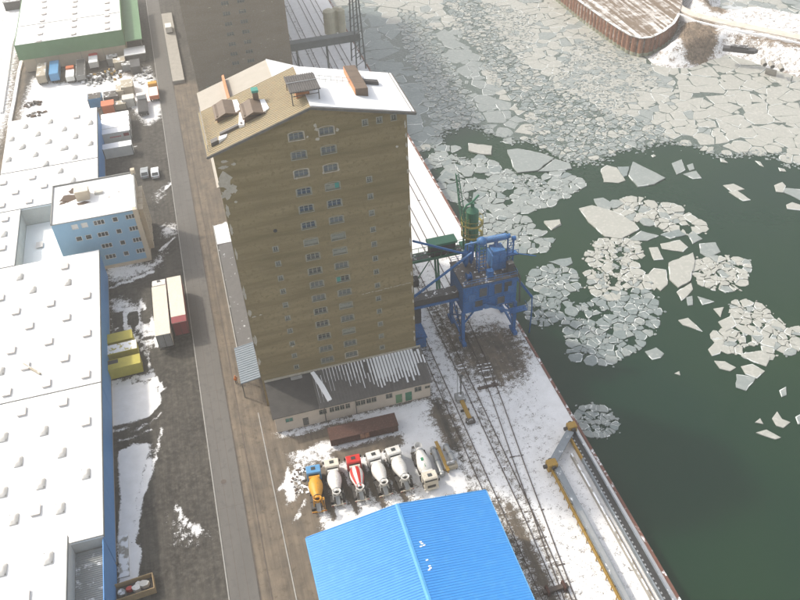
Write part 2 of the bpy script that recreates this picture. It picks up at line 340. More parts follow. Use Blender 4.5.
def grid_obj(name, xs, ys, zf, attrs, material):
    X,Y=np.meshgrid(xs,ys); Z=zf(X,Y) if callable(zf) else np.full(X.shape,float(zf)); nx,ny=len(xs),len(ys)
    me=bpy.data.meshes.new(name); V=np.stack([X,Y,Z],-1).reshape(-1,3)
    idx=np.arange(nx*ny).reshape(ny,nx); F=np.stack([idx[:-1,:-1],idx[:-1,1:],idx[1:,1:],idx[1:,:-1]],-1).reshape(-1,4)
    me.vertices.add(len(V)); me.vertices.foreach_set('co',V.ravel()); me.loops.add(F.size); me.loops.foreach_set('vertex_index',F.ravel())
    me.polygons.add(len(F)); me.polygons.foreach_set('loop_start',np.arange(0,F.size,4)); me.update(calc_edges=True)
    me.polygons.foreach_set('use_smooth',np.ones(len(F),bool))
    for k,fn in attrs.items():
        a=me.attributes.new(k,'FLOAT','POINT'); a.data.foreach_set('value',np.asarray(fn(X,Y),dtype=np.float32).ravel())
    me.materials.append(material); o=bpy.data.objects.new(name,me); col.objects.link(o); tag(o,kind='structure'); return o
SNOW_POLYS=[ # (px polygon, value, soft metres)
 ([(272,434),(300,427),(432,396),(448,430),(470,468),(482,492),(440,500),(395,508),(330,545),(318,520),(308,500),(330,474),(315,452),(300,446)],0.74,1.5),
 ([(22,112),(34,78),(60,84),(122,74),(150,84),(162,100),(158,118),(148,124),(132,106),(100,106),(96,108),(20,128)],1.0,4),
 ([(0,0),(33,0),(18,62),(12,112),(0,150),(-60,160),(-60,-20)],0.62,3),
 ([(110,300),(120,296),(140,305),(158,325),(160,345),(140,352),(128,345),(112,342)],0.62,2),
 ([(107,380),(150,374),(162,388),(164,402),(150,416),(132,422),(112,426)],1.0,0.8),
 ([(118,452),(134,444),(152,444),(150,470),(140,500),(134,545),(141,552),(137,585),(120,590),(118,540),(121,500)],1.05,0.5),
 ([(100,266),(112,262),(152,262),(166,248),(163,262),(150,272),(128,280),(108,284)],0.66,2.5),
 ([(150,195),(172,180),(166,196),(156,205)],0.5,3),([(160,225),(176,222),(178,236),(160,238)],0.6,2),
 ([(166,512),(182,520),(214,528),(216,536),(196,548),(170,550)],0.38,2.5),
 ([(137,68),(150,66),(158,84),(150,98),(134,92)],0.7,2),
 ([(290,450),(306,446),(312,468),(302,500),(290,508),(280,494),(290,472)],0.48,1.5),
 ([(282,448),(310,442),(330,456),(312,468),(290,462)],0.62,2),
 ([(216,226),(226,222),(229,232),(219,240)],1,0.5),
]
BARE_POLYS=[([(114,314),(122,312),(123,326),(115,327)],1,0.15),([(128,314),(136,312),(137,324),(129,325)],1,0.15),([(142,310),(149,309),(150,322),(143,323)],0.8,0.3),
 ([(284,440),(340,424),(384,418),(374,428),(330,440),(292,450)],0.55,1.2),([(330,452),(402,434),(404,444),(336,464)],0.7,1.0),
 ([(440,300),(470,330),(520,322),(540,352),(530,372),(500,385),(470,372),(448,340)],0.42,4),
 ([(420,415),(440,402),(452,420),(462,446),(448,450),(432,428)],0.3,2),
 ([(495,500),(510,498),(560,600),(540,600)],0.22,1.5),
 ([(300,500),(318,515),(332,512),(352,508),(378,504),(404,498),(420,496),(418,484),(380,470),(340,478),(306,480)],0.3,2)]
TRACKS=[[(285,444),(320,432),(352,424),(392,419)],[(286,450),(322,438),(356,430),(394,425)],[(120,318),(122,332),(130,342),(142,345)],[(132,318),(134,330),(142,338),(152,338)],[(118,330),(124,344),(138,350)],
 [(112,385),(140,382),(158,388),(164,400),(158,412),(148,420)],[(108,378),(150,380)],[(150,446),(144,470),(137,500),(132,545)],[(318,475),(334,520)],[(338,470),(358,512)],[(362,466),(384,505)],[(384,462),(406,500)]]
SNOW_LINES=[[(162,428),(153,468),(141,500),(134,545),(141,553)],[(176,504),(184,521),(200,530)],[(118,441),(150,431)],[(110,288),(130,281),(153,272)],[(140,300),(156,330),(158,346)],[(174,238),(160,250)],[(166,188),(176,180)],[(146,352),(152,372),(163,390)],[(108,432),(140,428),(160,414)],[(112,150),(136,146)],[(286,470),(292,500)],[(280,488),(300,470)],[(296,520),(306,498)]]
def f_snow(X,Y):
    s=0.02+0*X
    q=sm((X-24.5)/1.5)*(0.63+0.16*sm((X-41)/3)+0.12*sm((Y-118)/12)); s=np.maximum(s,q)
    s=np.maximum(s,0.55*sm((-46-X)/6))
    for p,v,so in SNOW_POLYS: s=np.maximum(s,v*sm(sdf(X,Y,W(p))/so*0.5+0.5))
    for p,v,so in BARE_POLYS: s=s-v*sm(sdf(X,Y,W(p))/so*0.5+0.5)
    for t in TRACKS: s=s-0.5*sm(1.3-dline(X,Y,W(t))/0.45)
    for t in SNOW_LINES: s=s+0.52*sm(1.4-dline(X,Y,W(t))/0.4)
    # trodden strips beside the rails
    for xx in (27.9,32.1): s=s-0.16*np.exp(-((X-xx)/0.9)**2)
    s=s-0.30*np.exp(-((X-29.9)/0.6)**2)*sm((66-Y)/6)-0.2*np.exp(-((X-25.8)/1.0)**2)*sm((92-Y)/5)
    return s
def f_brown(X,Y):
    b=sm((X+6.6)/0.8)*sm((1.5-X)/2.5)*sm((225-Y)/20)*0.95
    b=np.maximum(b,sm((X+6.4)/0.8)*sm((28-X)/4)*sm((92-Y)/4)*0.78)
    b=np.maximum(b,0.75*sm((-43-X)/3)); b=np.maximum(b,0.6*sm((X-25)/2))
    b=np.maximum(b,0.62*sm(sdf(X,Y,W([(20,130),(34,72),(128,62),(160,90),(158,120),(100,108)]))/3))
    return b
gxs=np.concatenate([[-3000,-600,-200],np.arange(-112,44.6,0.55),[45.0]])
gys=np.concatenate([[-900,-150,0],np.arange(30,300,0.75),[340,500,1200,4000]])
GM=ground_mat('ground_lot',(0.030,0.028,0.024),(0.066,0.061,0.052),(0.175,0.143,0.106),(0.112,0.096,0.077),0.45)
grid_obj('ground',gxs,gys,0.0,{'snow':f_snow,'brown':f_brown},GM)
# ------------------------------------------------------------------ road, kerbs
M['road']=mat('road_concrete',(0.135,0.128,0.116),(0.10,0.095,0.086),0.22,0.85,0.15,streak=(1.0,0.25,1),c3=(0.10,0.095,0.088))
road=tag(MB().box(-10.05,-6.25,-100,420,-0.2,0.006).build('road','road'),kind='structure')
for x_ in (-8.75,-7.55): MB().box(x_,x_+0.05,30,300,0.0,0.010).build('slab_joint','rail_steel',road)
for i in range(9): MB().box(-10.0,-6.3,52+i*23.5,52.05+i*23.5,0.0,0.009).build('slab_joint','rail_steel',road)
tag(MB().box(-10.2,-10.05,-100,420,-0.2,0.08).build('kerb','kerb'),kind='structure')
tag(MB().box(-1.75,-1.6,40,92,-0.2,0.06).build('pavement_edging','kerb'),kind='structure')
manh=MB().lathe((-8.6,80.2,-0.02),(0,0,1),[(0,0.42),(0.035,0.42),(0.035,0.34),(0.042,0.33)],14).build('manhole_cover','rail_steel')
tag(manh,'dark round manhole cover in the grey road lane','manhole cover')
# ------------------------------------------------------------------ water
wm=bpy.data.materials.new('river_water'); wm.use_nodes=True; t=wm.node_tree; b=t.nodes['Principled BSDF']
g=t.nodes.new('ShaderNodeNewGeometry'); n1=t.nodes.new('ShaderNodeTexNoise'); n1.inputs['Scale'].default_value=0.02; n1.inputs['Detail'].default_value=4
t.links.new(g.outputs['Position'],n1.inputs['Vector']); mx=t.nodes.new('ShaderNodeMix'); mx.data_type='RGBA'
mx.inputs['A'].default_value=(0.005,0.027,0.015,1); mx.inputs['B'].default_value=(0.010,0.035,0.014,1)
mr=t.nodes.new('ShaderNodeMapRange'); mr.inputs['From Min'].default_value=0.35; mr.inputs['From Max'].default_value=0.65
t.links.new(n1.outputs['Fac'],mr.inputs['Value']); t.links.new(mr.outputs[0],mx.inputs['Factor']); t.links.new(mx.outputs['Result'],b.inputs['Base Color'])
b.inputs['Roughness'].default_value=0.12; b.inputs['IOR'].default_value=1.33
n2=t.nodes.new('ShaderNodeTexNoise'); n2.inputs['Scale'].default_value=0.9; n2.inputs['Detail'].default_value=5; t.links.new(g.outputs['Position'],n2.inputs['Vector'])
bp=t.nodes.new('ShaderNodeBump'); bp.inputs['Strength'].default_value=0.12; bp.inputs['Distance'].default_value=0.2; t.links.new(n2.outputs['Fac'],bp.inputs['Height']); t.links.new(bp.outputs[0],b.inputs['Normal'])
tag(MB().add([(45.2,-900,-3),(4000,-900,-3),(4000,4000,-3),(45.2,4000,-3)],[(0,1,2,3)]).build('water',wm),kind='structure')
# ------------------------------------------------------------------ quay edge
tag(MB().box(45.0,45.32,-300,1500,-7,0.02).build('quay_wall','concrete'),kind='structure')
tag(MB().box(45.05,45.45,-300,1500,0.02,0.13).build('quay_coping','quay_edge'),kind='structure')
# ------------------------------------------------------------------ railway tracks
def track(label, pts, gauge=1.435, sleepers=True, cover=0.8):
    t=thing('railway_track',label,'railway track',(pts[0][0],pts[0][1],0.0))
    P=[Vector((x-pts[0][0],y-pts[0][1],0)) for x,y in pts]
    for s in (-1,1):
        mb=MB()
        for a,b2 in zip(P[:-1],P[1:]):
            d=(b2-a).normalized(); nrm=Vector((-d.y,d.x,0))*(s*gauge/2)
            mb.beam(a+nrm+Vector((0,0,0.10)),b2+nrm+Vector((0,0,0.10)),0.10,0.16)
        mb.build('rail','rail_steel',t)
    if sleepers:
        mb=MB(); 
        for a,b2 in zip(P[:-1],P[1:]):
            L_=(b2-a).length; d=(b2-a).normalized(); nrm=Vector((-d.y,d.x,0))
            for k in range(int(L_/0.75)):
                c=a+d*(k*0.75+random.uniform(-.05,.05))
                if random.random()<(cover if not callable(cover) else cover(c.y+pts[0][1])): continue
                mb.beam(c-nrm*1.15+Vector((0,0,-0.03)),c+nrm*1.15+Vector((0,0,-0.03)),0.24,0.10)
        tag(mb.build('sleepers','sleeper',t),kind='stuff')
    return t
track('railway track nearest the tall brown elevator, running past its annex',[(27.95,38),(27.95,290)],cover=0.93)
track('straight railway track in the middle of the snowy quay',[(31.3,38),(31.9,62),(32.1,95),(32.1,290)],cover=0.9)
track('railway track with dark sleepers curving in from under the blue crane',[(31.75,44),(32.6,55),(34.0,70),(35.3,82),(36.2,92),(36.6,105),(36.6,290)],cover=lambda y: 0.25 if 84<y<92 else 0.96)
track('railway track closest to the water, behind the blue crane',[(40.4,106),(40.4,290)],cover=0.9)
track('pair of rails sunk in the brown strip beside the road',[(-5.4,40),(-5.4,215)],sleepers=False)
for o in bpy.data.objects:
    if o.name.startswith('railway_track') and 'sunk' in o['label']: o.location.z=-0.14
# ------------------------------------------------------------------ peninsula and far bank
pen_base=W([(470,-70),(520,-32),(555,0),(582,22),(605,39),(618,48),(628,54),(638,57),(648,56),(660,50),(670,42),(676,32)],-3)
pen_top=list(pen_base)
far=[(150,260),(150,360),(60,520),(40,420)]
mb=MB(); pts=[]                          # corrugated sheet piling
for (x0,y0),(x1,y1) in zip(pen_base[:-1],pen_base[1:]):
    L_=math.hypot(x1-x0,y1-y0); n=max(1,int(L_/0.45))
    for k in range(n): pts.append((x0+(x1-x0)*k/n,y0+(y1-y0)*k/n,-(y1-y0)/L_,(x1-x0)/L_))
wav=[]
for k,(x,y,nx,ny) in enumerate(pts):
    o_=0.28 if (k//2)%2 else 0.0
    wav.append((x-nx*o_,y-ny*o_))
for (a,b2) in zip(wav[:-1],wav[1:]):
    mb.add([(a[0],a[1],-6),(b2[0],b2[1],-6),(b2[0],b2[1],-1.9),(a[0],a[1],-1.9)],[(0,1,2,3)],1)
    mb.add([(a[0],a[1],-1.9),(b2[0],b2[1],-1.9),(b2[0],b2[1],2.35),(a[0],a[1],2.35)],[(0,1,2,3)],0)
sp_=mb.build('sheet_pile_wall',['rust_pile','algae']); tag(sp_,'rusty corrugated sheet pile wall around the rounded peninsula','wall')
mb=MB()
for (a,b2) in zip(pen_base[:-1],pen_base[1:]): mb.beam((a[0],a[1],2.42),(b2[0],b2[1],2.42),0.8,0.22)
mb.build('capping_beam','concrete_snow',sp_)
pm=bpy.data.materials.new('furrowed_bank'); pm.use_nodes=True; t=pm.node_tree; N=t.nodes; L=t.links; b=N['Principled BSDF']
g=N.new('ShaderNodeNewGeometry'); mp=N.new('ShaderNodeMapping'); mp.inputs['Rotation'].default_value=(0,0,math.radians(-12)); mp.inputs['Scale'].default_value=(1.0,0.045,1); L.new(g.outputs['Position'],mp.inputs['Vector'])
wv=N.new('ShaderNodeTexNoise'); wv.inputs['Scale'].default_value=1.0; wv.inputs['Detail'].default_value=3
L.new(mp.outputs[0],wv.inputs['Vector']); nn=N.new('ShaderNodeTexNoise'); nn.inputs['Scale'].default_value=0.4; nn.inputs['Detail'].default_value=9; nn.inputs['Roughness'].default_value=0.7; L.new(g.outputs['Position'],nn.inputs['Vector'])
ma=N.new('ShaderNodeMath'); ma.operation='MULTIPLY_ADD'; L.new(wv.outputs['Fac'],ma.inputs[0]); ma.inputs[1].default_value=1.1; L.new(nn.outputs['Fac'],ma.inputs[2])
mr=N.new('ShaderNodeMapRange'); mr.inputs['From Min'].default_value=1.0; mr.inputs['From Max'].default_value=1.28; L.new(ma.outputs[0],mr.inputs['Value'])
mx=N.new('ShaderNodeMix'); mx.data_type='RGBA'; mx.inputs['A'].default_value=(0.17,0.125,0.085,1); mx.inputs['B'].default_value=(0.72,0.70,0.67,1); L.new(mr.outputs[0],mx.inputs['Factor']); L.new(mx.outputs['Result'],b.inputs['Base Color']); b.inputs['Roughness'].default_value=0.9
bp=N.new('ShaderNodeBump'); bp.inputs['Strength'].default_value=0.5; bp.inputs['Distance'].default_value=0.5; L.new(ma.outputs[0],bp.inputs['Height']); L.new(bp.outputs[0],b.inputs['Normal'])
tag(MB().prism([(x,y) for x,y in pen_base]+[(152,225),(175,300),(175,420),(60,420)],-6,2.30).build('peninsula',pm),kind='structure')
BANK=W([(700,-60),(676,22),(664,46),(646,58),(655,66),(672,69),(692,69),(712,61),(728,56),(745,60),(765,68),(800,79),(900,108),(1100,160),(1400,150),(1300,60),(1100,70),(900,45),(800,23),(770,17),(742,13),(728,17),(719,15),(722,2),(735,-60)],-3)
def bz(X,Y):
    s=sdf(X,Y,BANK); h=-4.2+1.2*sm(s/0.6+1)+4.6*sm(s/6.0)
    return h+0.25*np.sin(X*1.3)*np.cos(Y*1.1)*sm(s/2)
def b_snow(X,Y):
    s=0.55+0*X
    s=s-0.75*sm(sdf(X,Y,W([(684,22),(700,18),(712,24),(714,40),(704,50),(690,50),(682,38)],1))/2*.5+.5)
    s=s-0.55*sm(sdf(X,Y,W([(735,55),(770,60),(800,68),(860,84),(860,90),(765,72)],0))/2*.5+.5)
    s=s-0.5*sm(sdf(X,Y,W([(700,0),(722,0),(726,14),(714,13)],1))/2*.5+.5)
    s=s-0.35*sm(sdf(X,Y,W([(735,36),(800,50),(900,75),(900,66),(800,44)],1))/2*.5+.5)
    return s
BM=ground_mat('bank_ground',(0.11,0.085,0.062),(0.16,0.125,0.09),(0.22,0.165,0.11),(0.15,0.115,0.08),0.35)
grid_obj('river_bank',np.arange(112,330,1.1),np.arange(110,330,1.1),bz,{'snow':b_snow,'brown':lambda X,Y:0.4+0*X},BM)
def ribbon(name, pts, z, wd, m, kind=None, h=0.08):
    mb=MB()
    V=[Vector((p[0],p[1],0)) for p in pts]; L1=[];R1=[]
    for i,p in enumerate(V):
        d=(V[min(i+1,len(V)-1)]-V[max(i-1,0)]).normalized(); n_=Vector((-d.y,d.x,0))*wd/2
        L1.append(p+n_); R1.append(p-n_)
    for i in range(len(V)-1):
        a,b2,c,d=R1[i],R1[i+1],L1[i+1],L1[i]
        mb.hexa([(a.x,a.y,z-h),(b2.x,b2.y,z-h),(c.x,c.y,z-h),(d.x,d.y,z-h),(a.x,a.y,z),(b2.x,b2.y,z),(c.x,c.y,z),(d.x,d.y,z)])
    o=mb.build(name,m)
    if kind: tag(o,kind=kind)
    return o
M['track_sand']=mat('sandy_snow_track',(0.52,0.44,0.35),(0.66,0.62,0.56),0.5,0.9,0.2)
dam=[(660,-20),(668,-4),(680,8),(696,15),(720,21),(760,29),(800,37),(880,54),(1000,80)]
ribbon('dam_road',W(dam,2.0),2.05,3.0,'track_sand','structure',1.5)
ribbon('dam_road_edge',W([(x-1,y+5.5) for x,y in dam[2:]],1.9),1.95,0.7,'snow','structure',1.5)
# ------------------------------------------------------------------ ice
def lowf(x,y): return 0.5+0.5*math.sin(x*0.071+1.3*math.sin(y*0.05))*math.sin(y*0.063+1.1*math.sin(x*0.083+2))
def sp_loc(x,y):
    z=zone(x,y); return SP[z]*(0.55+0.9*lowf(x,y) if z in ('mid','rub0','rub1') else 1.0)
def edge_dist(x,y): return float(dline(np.array([x]),np.array([y]),SHEET[1:-3])[0])
WT=[random.uniform(-1,1) for _ in range(997)]; SPC=[2.0]
def vor_cells(seeds, bound, gap, k=18):
    S=np.asarray(seeds); out=[]
    for i,(x,y) in enumerate(S):
        cand=np.nonzero((np.abs(S[:,0]-x)<26)&(np.abs(S[:,1]-y)<26))[0] if len(S)>500 else np.arange(len(S))
        d=np.hypot(S[cand,0]-x,S[cand,1]-y); nb=cand[np.argsort(d)[1:k+1]]
        if bound is None or isinstance(bound,float):
            if bound is None: SPC[0]=sp_loc(x,y)
            r=((1.1 if zone(x,y)[:3]=='rub' else 1.7) if bound is None else 0.70)*SPC[0]; t0=random.uniform(0,1)
            if bound is None: r=min(r,max(0.3*SPC[0],edge_dist(x,y)+0.25))
            poly=[(x+r*math.cos(t0+k_*0.698)*random.uniform(.85,1.1),y+r*math.sin(t0+k_*0.698)*random.uniform(.85,1.1)) for k_ in range(9)]
        else: poly=list(bound)
        for j in nb:
            qx,qy=S[j]; a,b2=qx-x,qy-y; l=math.hypot(a,b2)
            h=((i*7919+j*7919)^(i*j*104729))%1000/1000.0
            g_=gap(x,y); g_=g_*(0.15+0.85*h) if g_>0.055 else (0.012 if h<0.72 else 0.05+0.09*(h-0.72)/0.28)
            wv_=WT[(i*131)%997]-WT[(j*131)%997]; wl_=min(0.30*l*l,0.22*SPC[0]**2)
            c=(qx*qx+qy*qy-x*x-y*y)/2 + wv_*wl_ - g_*l
            poly=clip(poly,a,b2,c)
            if len(poly)<3: break
        if len(poly)>=3: out.append((poly,(x,y)))
    return out
def rough(poly, amp, step):
    """break straight edges into slightly ragged ones"""
    out=[]; n=len(poly)
    for i in range(n):
        p=poly[i]; q=poly[(i+1)%n]; l=math.hypot(q[0]-p[0],q[1]-p[1])
        m=max(1,min(5,int(l/step)))
        for t in range(m):
            f=t/m; a=amp*l if t else amp*0.4*min(l,3)
            out.append((p[0]+(q[0]-p[0])*f+random.uniform(-a,a)*0.5, p[1]+(q[1]-p[1])*f+random.uniform(-a,a)*0.5))
    return out
def area(poly): return abs(sum(poly[i][0]*poly[(i+1)%len(poly)][1]-poly[(i+1)%len(poly)][0]*poly[i][1] for i in range(len(poly))))/2
def poisson(poly_test, bb, rad, tries):
    pts=[]; arr=np.zeros((0,3))
    buf=np.zeros((9000,3)); n=0
    for _ in range(tries):
        x=random.uniform(bb[0],bb[2]); y=random.uniform(bb[1],bb[3])
        if not poly_test(x,y): continue
        r=rad(x,y)
        if n and (((buf[:n,0]-x)**2+(buf[:n,1]-y)**2) < (np.minimum(buf[:n,2],r))**2).any(): continue
        buf[n]=(x,y,r); n+=1
        if n>=9000: break
    return [tuple(p) for p in buf[:n,:2]]
def inpoly(poly):
    P=poly; n=len(P)
    def t(x,y):
        c=False; j=n-1
        for i in range(n):
            if (P[i][1]>y)!=(P[j][1]>y) and x<(P[j][0]-P[i][0])*(y-P[i][1])/(P[j][1]-P[i][1])+P[i][0]: c=not c
            j=i
        return c
    return t
WL=-3.0
def ice_mat(name,c1,c2,c3,sc=0.35,rough_=0.5):
    m=mat(name,c1,c2,sc,rough_,0.5,c3=c3,bsc=1.6,spec=0.5); return m
ICE=['ice_grey','ice_pale','ice_frost']
M['ice_grey']=ice_mat('grey_shaded_ice',(0.155,0.19,0.185),(0.20,0.235,0.23),(0.225,0.255,0.25))  # bluish grey ice, with the shade lying on it put into the colour
M['ice_pale']=ice_mat('pale_ice',(0.205,0.235,0.225),(0.255,0.28,0.268),(0.285,0.305,0.29))
M['ice_frost']=ice_mat('frosted_sunlit_ice',(0.32,0.325,0.29),(0.37,0.372,0.335),(0.41,0.405,0.365))  # frosted ice, with warm sunlight put into the colour
M['ice_rim']=ice_mat('ice_rim',(0.64,0.66,0.64),(0.50,0.53,0.52),(0.74,0.75,0.73))
M['slush']=ice_mat('slush_ice',(0.045,0.068,0.053),(0.09,0.12,0.10),(0.16,0.19,0.17),0.7,0.35)
floes=[]   # dict(poly, z, th, mat, label, group)
def zr(): return WL+random.uniform(0.06,0.16)
def floe(px, label=None, group=None, m='ice_pale', th=0.14, amp=0.07, px0=None):
    poly=rough(W(px,WL),amp,1.0); floes.append(dict(poly=poly,z=WL+0.03+th,m=m,label=label,group=group,pri=1e6))
def Zb(l): return [(360+x/3.3333,60+y/3.3333) for x,y in l]
def Zc(l): return [(540+x/3.0769,150+y/3.0769) for x,y in l]
def Zd(l): return [(480+x/2.5,330+y/2.5) for x,y in l]
def cluster(px, spacing, label, group, m=('ice_pale','ice_grey'), gp=0.10):
    B=W(px,WL); xs=[p[0] for p in B]; ys=[p[1] for p in B]; t=inpoly(B)
    SPC[0]=spacing
    s=poisson(t,(min(xs),min(ys),max(xs),max(ys)),lambda x,y:spacing*random.choice((0.3,0.5,0.8,1.2)),900)
    B=rough(B,0.08,1.2)
    for poly,c in vor_cells(s,1.0,lambda x,y:gp*0.62*random.choice((0.3,0.6,1,1.8)),14):
        if area(poly)<0.12 or random.random()<0.06: continue
        poly=clip(poly,-1,0,-45.6)
        if len(poly)<3: continue
        floes.append(dict(poly=rough(poly,0.14,0.8),z=zr()+random.choice((0,0,0.05)),m=random.choice((m[0],)*4+tuple(m)),label=label,group=group,pri=0))
F=floe
F(Zb([(360,280),(440,290),(438,318),(400,316),(362,305)]),'small four-sided ice floe with one raised bright edge, alone below the ice edge',m='ice_frost',th=0.3)
F(Zb([(490,302),(525,298),(600,312),(647,329),(590,371),(525,378),(510,360)]),'largest pale ice floe, a broad wedge alone in dark water',m='ice_pale',th=0.25,amp=0.04)
F(Zb([(650,332),(700,348),(706,365),(660,372),(594,374)]),'narrow ice piece broken off the right tip of the largest floe',m='ice_pale',th=0.25,amp=0.04)
F(Zb([(255,400),(285,370),(320,385),(270,415)]),'dull triangular ice floe touching the snowy quay behind the green tower',m='ice_grey',amp=0.05)
F(Zb([(612,540),(640,538),(665,535),(668,550),(640,568)]),'small white crumbly ice floe alone in water right of the green tower',m='ice_frost',th=0.3)
F(Zc([(187,60),(205,48),(235,55),(262,95),(240,103),(195,100)]),'snow-patched ice floe just left of the big triangular floe',m='ice_frost')
F(Zc([(238,53),(275,52),(268,80),(255,84)]),'little grey ice wedge beside the big triangular floe',m='ice_grey')
F(Zc([(285,38),(330,60),(385,88),(350,108),(300,115),(272,80)]),'big triangular ice floe with a bright tip',m='ice_pale',th=0.25,amp=0.04)
F(Zc([(405,42),(435,30),(447,62),(420,77)]),'square grey ice floe, largest of three near the ice edge',m='ice_pale',amp=0.04)
F(Zc([(440,75),(480,65),(497,88),(470,90)]),'flat ice floe below a square one near the ice edge',m='ice_pale',amp=0.04)
F(Zc([(452,48),(470,42),(475,60),(460,65)]),'smallest of three ice floes near the ice edge',m='ice_pale',amp=0.04)
F(Zc([(563,110),(595,105),(630,122),(590,130)]),'upper piece of a long ice floe split in two at the right',m='ice_frost',amp=0.05)
F(Zc([(580,130),(607,126),(648,155),(625,158)]),'lower pointed piece of a long ice floe split in two at the right',m='ice_frost',amp=0.05)
F(Zc([(720,110),(745,100),(756,112),(748,132),(726,130)]),'white ice lump at the tip of a floe by the right photo edge',m='ice_frost')
F(Zc([(752,118),(800,122),(830,140),(810,160),(770,140),(750,132)]),'long pale ice floe running out at the right photo edge',m='ice_pale')
F(Zc([(757,170),(775,162),(800,170),(815,180),(800,187),(760,182)]),'thin ice floe just below the long one at the right photo edge',m='ice_frost')
F(Zc([(165,152),(195,148),(225,168),(215,186),(180,184)]),'rounded ice floe at the upper left of the warm-tinted ice group',m='ice_pale')
F(Zc([(120,182),(160,172),(225,190),(290,225),(305,245),(250,276),(200,268),(150,225)]),'long broad ice floe leading the warm-tinted group in mid water',m='ice_frost',th=0.22,amp=0.04)
F(Zc([(270,278),(310,250),(365,265),(330,281)]),'flat wedge floe touching the lower end of the long broad floe',m='ice_pale',amp=0.05)
F(Zc([(370,262),(425,245),(450,262),(400,274)]),'grey ice floe right of a flat wedge floe in mid water',m='ice_grey',amp=0.05)
F(Zc([(455,262),(470,250),(500,275),(470,290)]),'small three-cornered ice floe at the right end of the warm group',m='ice_pale')
F(Zc([(490,290),(540,285),(555,315),(515,332),(492,318)]),'lone five-sided ice floe right of the middle group',m='ice_pale',amp=0.04)
F(Zc([(370,290),(430,278),(455,300),(440,315),(375,305)]),'flat beige ice floe with a long straight side in mid water',m='ice_frost',amp=0.05)
F(Zc([(335,302),(362,300),(380,338),(350,340)]),'small blocky beige ice floe left of the tall broken floe',m='ice_frost',amp=0.05)
F(Zc([(395,350),(470,318),(477,345),(462,405),(425,425),(398,400)]),'tall bright ice floe with a crumbled lower end in mid water',m='ice_frost',th=0.25,amp=0.04)
F(Zc([(420,438),(465,410),(470,430),(435,465)]),'small ice floe under the tall bright floe',m='ice_frost')
F(Zc([(328,390),(350,365),(388,370),(392,415),(370,435)]),'rounded beige ice floe left of the tall bright floe',m='ice_frost',amp=0.05)
F(Zc([(12,225),(60,215),(65,232),(35,248)]),'white ice floe alone in water, right of the green tower top',m='ice_frost')
F(Zc([(25,345),(95,332),(100,350),(75,362)]),'flat grey ice floe above a round lump right of the blue crane',m='ice_grey')
F(Zc([(425,525),(455,518),(480,540),(500,560),(440,540)]),'leaf-shaped pale ice floe alone in open water',m='ice_frost',amp=0.04)
F(Zc([(533,490),(565,485),(555,515)]),'tiny triangular ice floe above the lower right ice group',m='ice_frost',amp=0.04)
F(Zc([(548,530),(590,512),(605,540),(570,560)]),'blocky ice floe at the upper left of the lower right group',m='ice_frost')
F(Zc([(450,455),(468,450),(470,478),(455,480)]),'small dull ice block left of a flat sliver',m='ice_pale')
F(Zc([(484,452),(535,468),(500,478)]),'flat sliver of ice right of a small dull block',m='ice_pale')
F(Zd([(412,55),(440,45),(460,60),(452,70),(430,75)]),'small oval ice floe right of the big round grey raft',m='ice_pale')
F(Zd([(570,50),(590,28),(612,20),(600,60),(580,66)]),'upright ice floe at the left of the lower right group',m='ice_frost')
F(Zd([(585,78),(612,80),(640,95),(625,104),(600,98)]),'low beige ice floe under the lower right group',m='ice_frost')
F(Zd([(640,145),(640,112),(690,120),(665,153)]),'blunt grey ice floe, lowest of the lower right group',m='ice_pale')
F(Zd([(652,92),(680,86),(712,104),(692,122),(664,112)]),'bright flat ice floe joined to the lowest blunt floe',m='ice_frost')
F(Zd([(650,62),(710,52),(725,68),(715,92),(680,80)]),'broad beige ice floe at the foot of the lower right group',m='ice_frost')
F(Zd([(748,152),(765,143),(766,164),(754,168)]),'tiny ice scrap alone at the far lower right',m='ice_pale')
F(Zd([(687,232),(700,222),(708,236)]),'tiny ice chip at the lower right, left of a pointed pair',m='ice_frost')
F(Zd([(730,222),(742,205),(755,224),(775,232),(758,246),(740,240)]),'pointed ice floe at the lower right corner of the water',m='ice_frost')
F(Zd([(690,258),(715,250),(752,270),(738,275)]),'low sliver of ice, lowest in the right of the water',m='ice_frost')
F(Zd([(788,218),(810,206),(815,236),(795,236)]),'ice floe cut by the right photo edge, low down',m='ice_pale')
F(Zd([(486,110),(498,104),(500,114)]),'tiny ice speck below the big round grey raft',m='ice_frost')
for l_,lab in (([(400,494),(418,500),(440,516),(404,512)],'small white ice scrap in dark water near the top ice edge'),([(575,506),(600,512),(618,536),(600,528)],'small forked ice scrap near the top ice edge at right'),([(690,540),(722,548),(730,560),(700,558)],'little ice scrap nearest the right end of the ice edge'),([(55,480),(68,474),(80,482),(65,488)],'tiny ice scrap below the left of the cracked plates')):
    F([(640+x/5,60+y/5) for x,y in l_],lab,m='ice_frost')
cluster(Zb([(222,345),(250,330),(280,295),(330,296),(372,320),(432,345),(460,352),(430,372),(380,360),(330,356),(300,372),(262,368)]),3.0,'broken ice floe floating just off the quay below the ice edge','floes below the ice edge by the quay')
cluster(Zb([(262,420),(320,388),(350,378),(400,380),(430,380),(470,400),(478,440),(520,440),(560,470),(548,492),(500,500),(470,520),(440,480),(400,470),(330,470),(290,450)]),4.0,'ice floe in the crowded field behind the green tower','floes behind the green tower')
cluster(Zb([(390,490),(440,486),(500,510),(530,520),(560,545),(590,560),(630,590),(600,640),(540,632),(480,620),(420,610),(385,560)]),2.6,'ice floe in the loose raft right of the green tower','floes right of the green tower')
cluster(Zb([(430,375),(470,365),(510,385),(500,398),(470,400)]),2.0,'small ice floe in a little group between two larger fields','small floes between the fields')
cluster(Zb([(520,395),(560,388),(600,402),(625,430),(610,450),(560,440),(530,420)]),1.5,'crushed ice floe in the oval patch under the largest floe','floes in the oval patch')
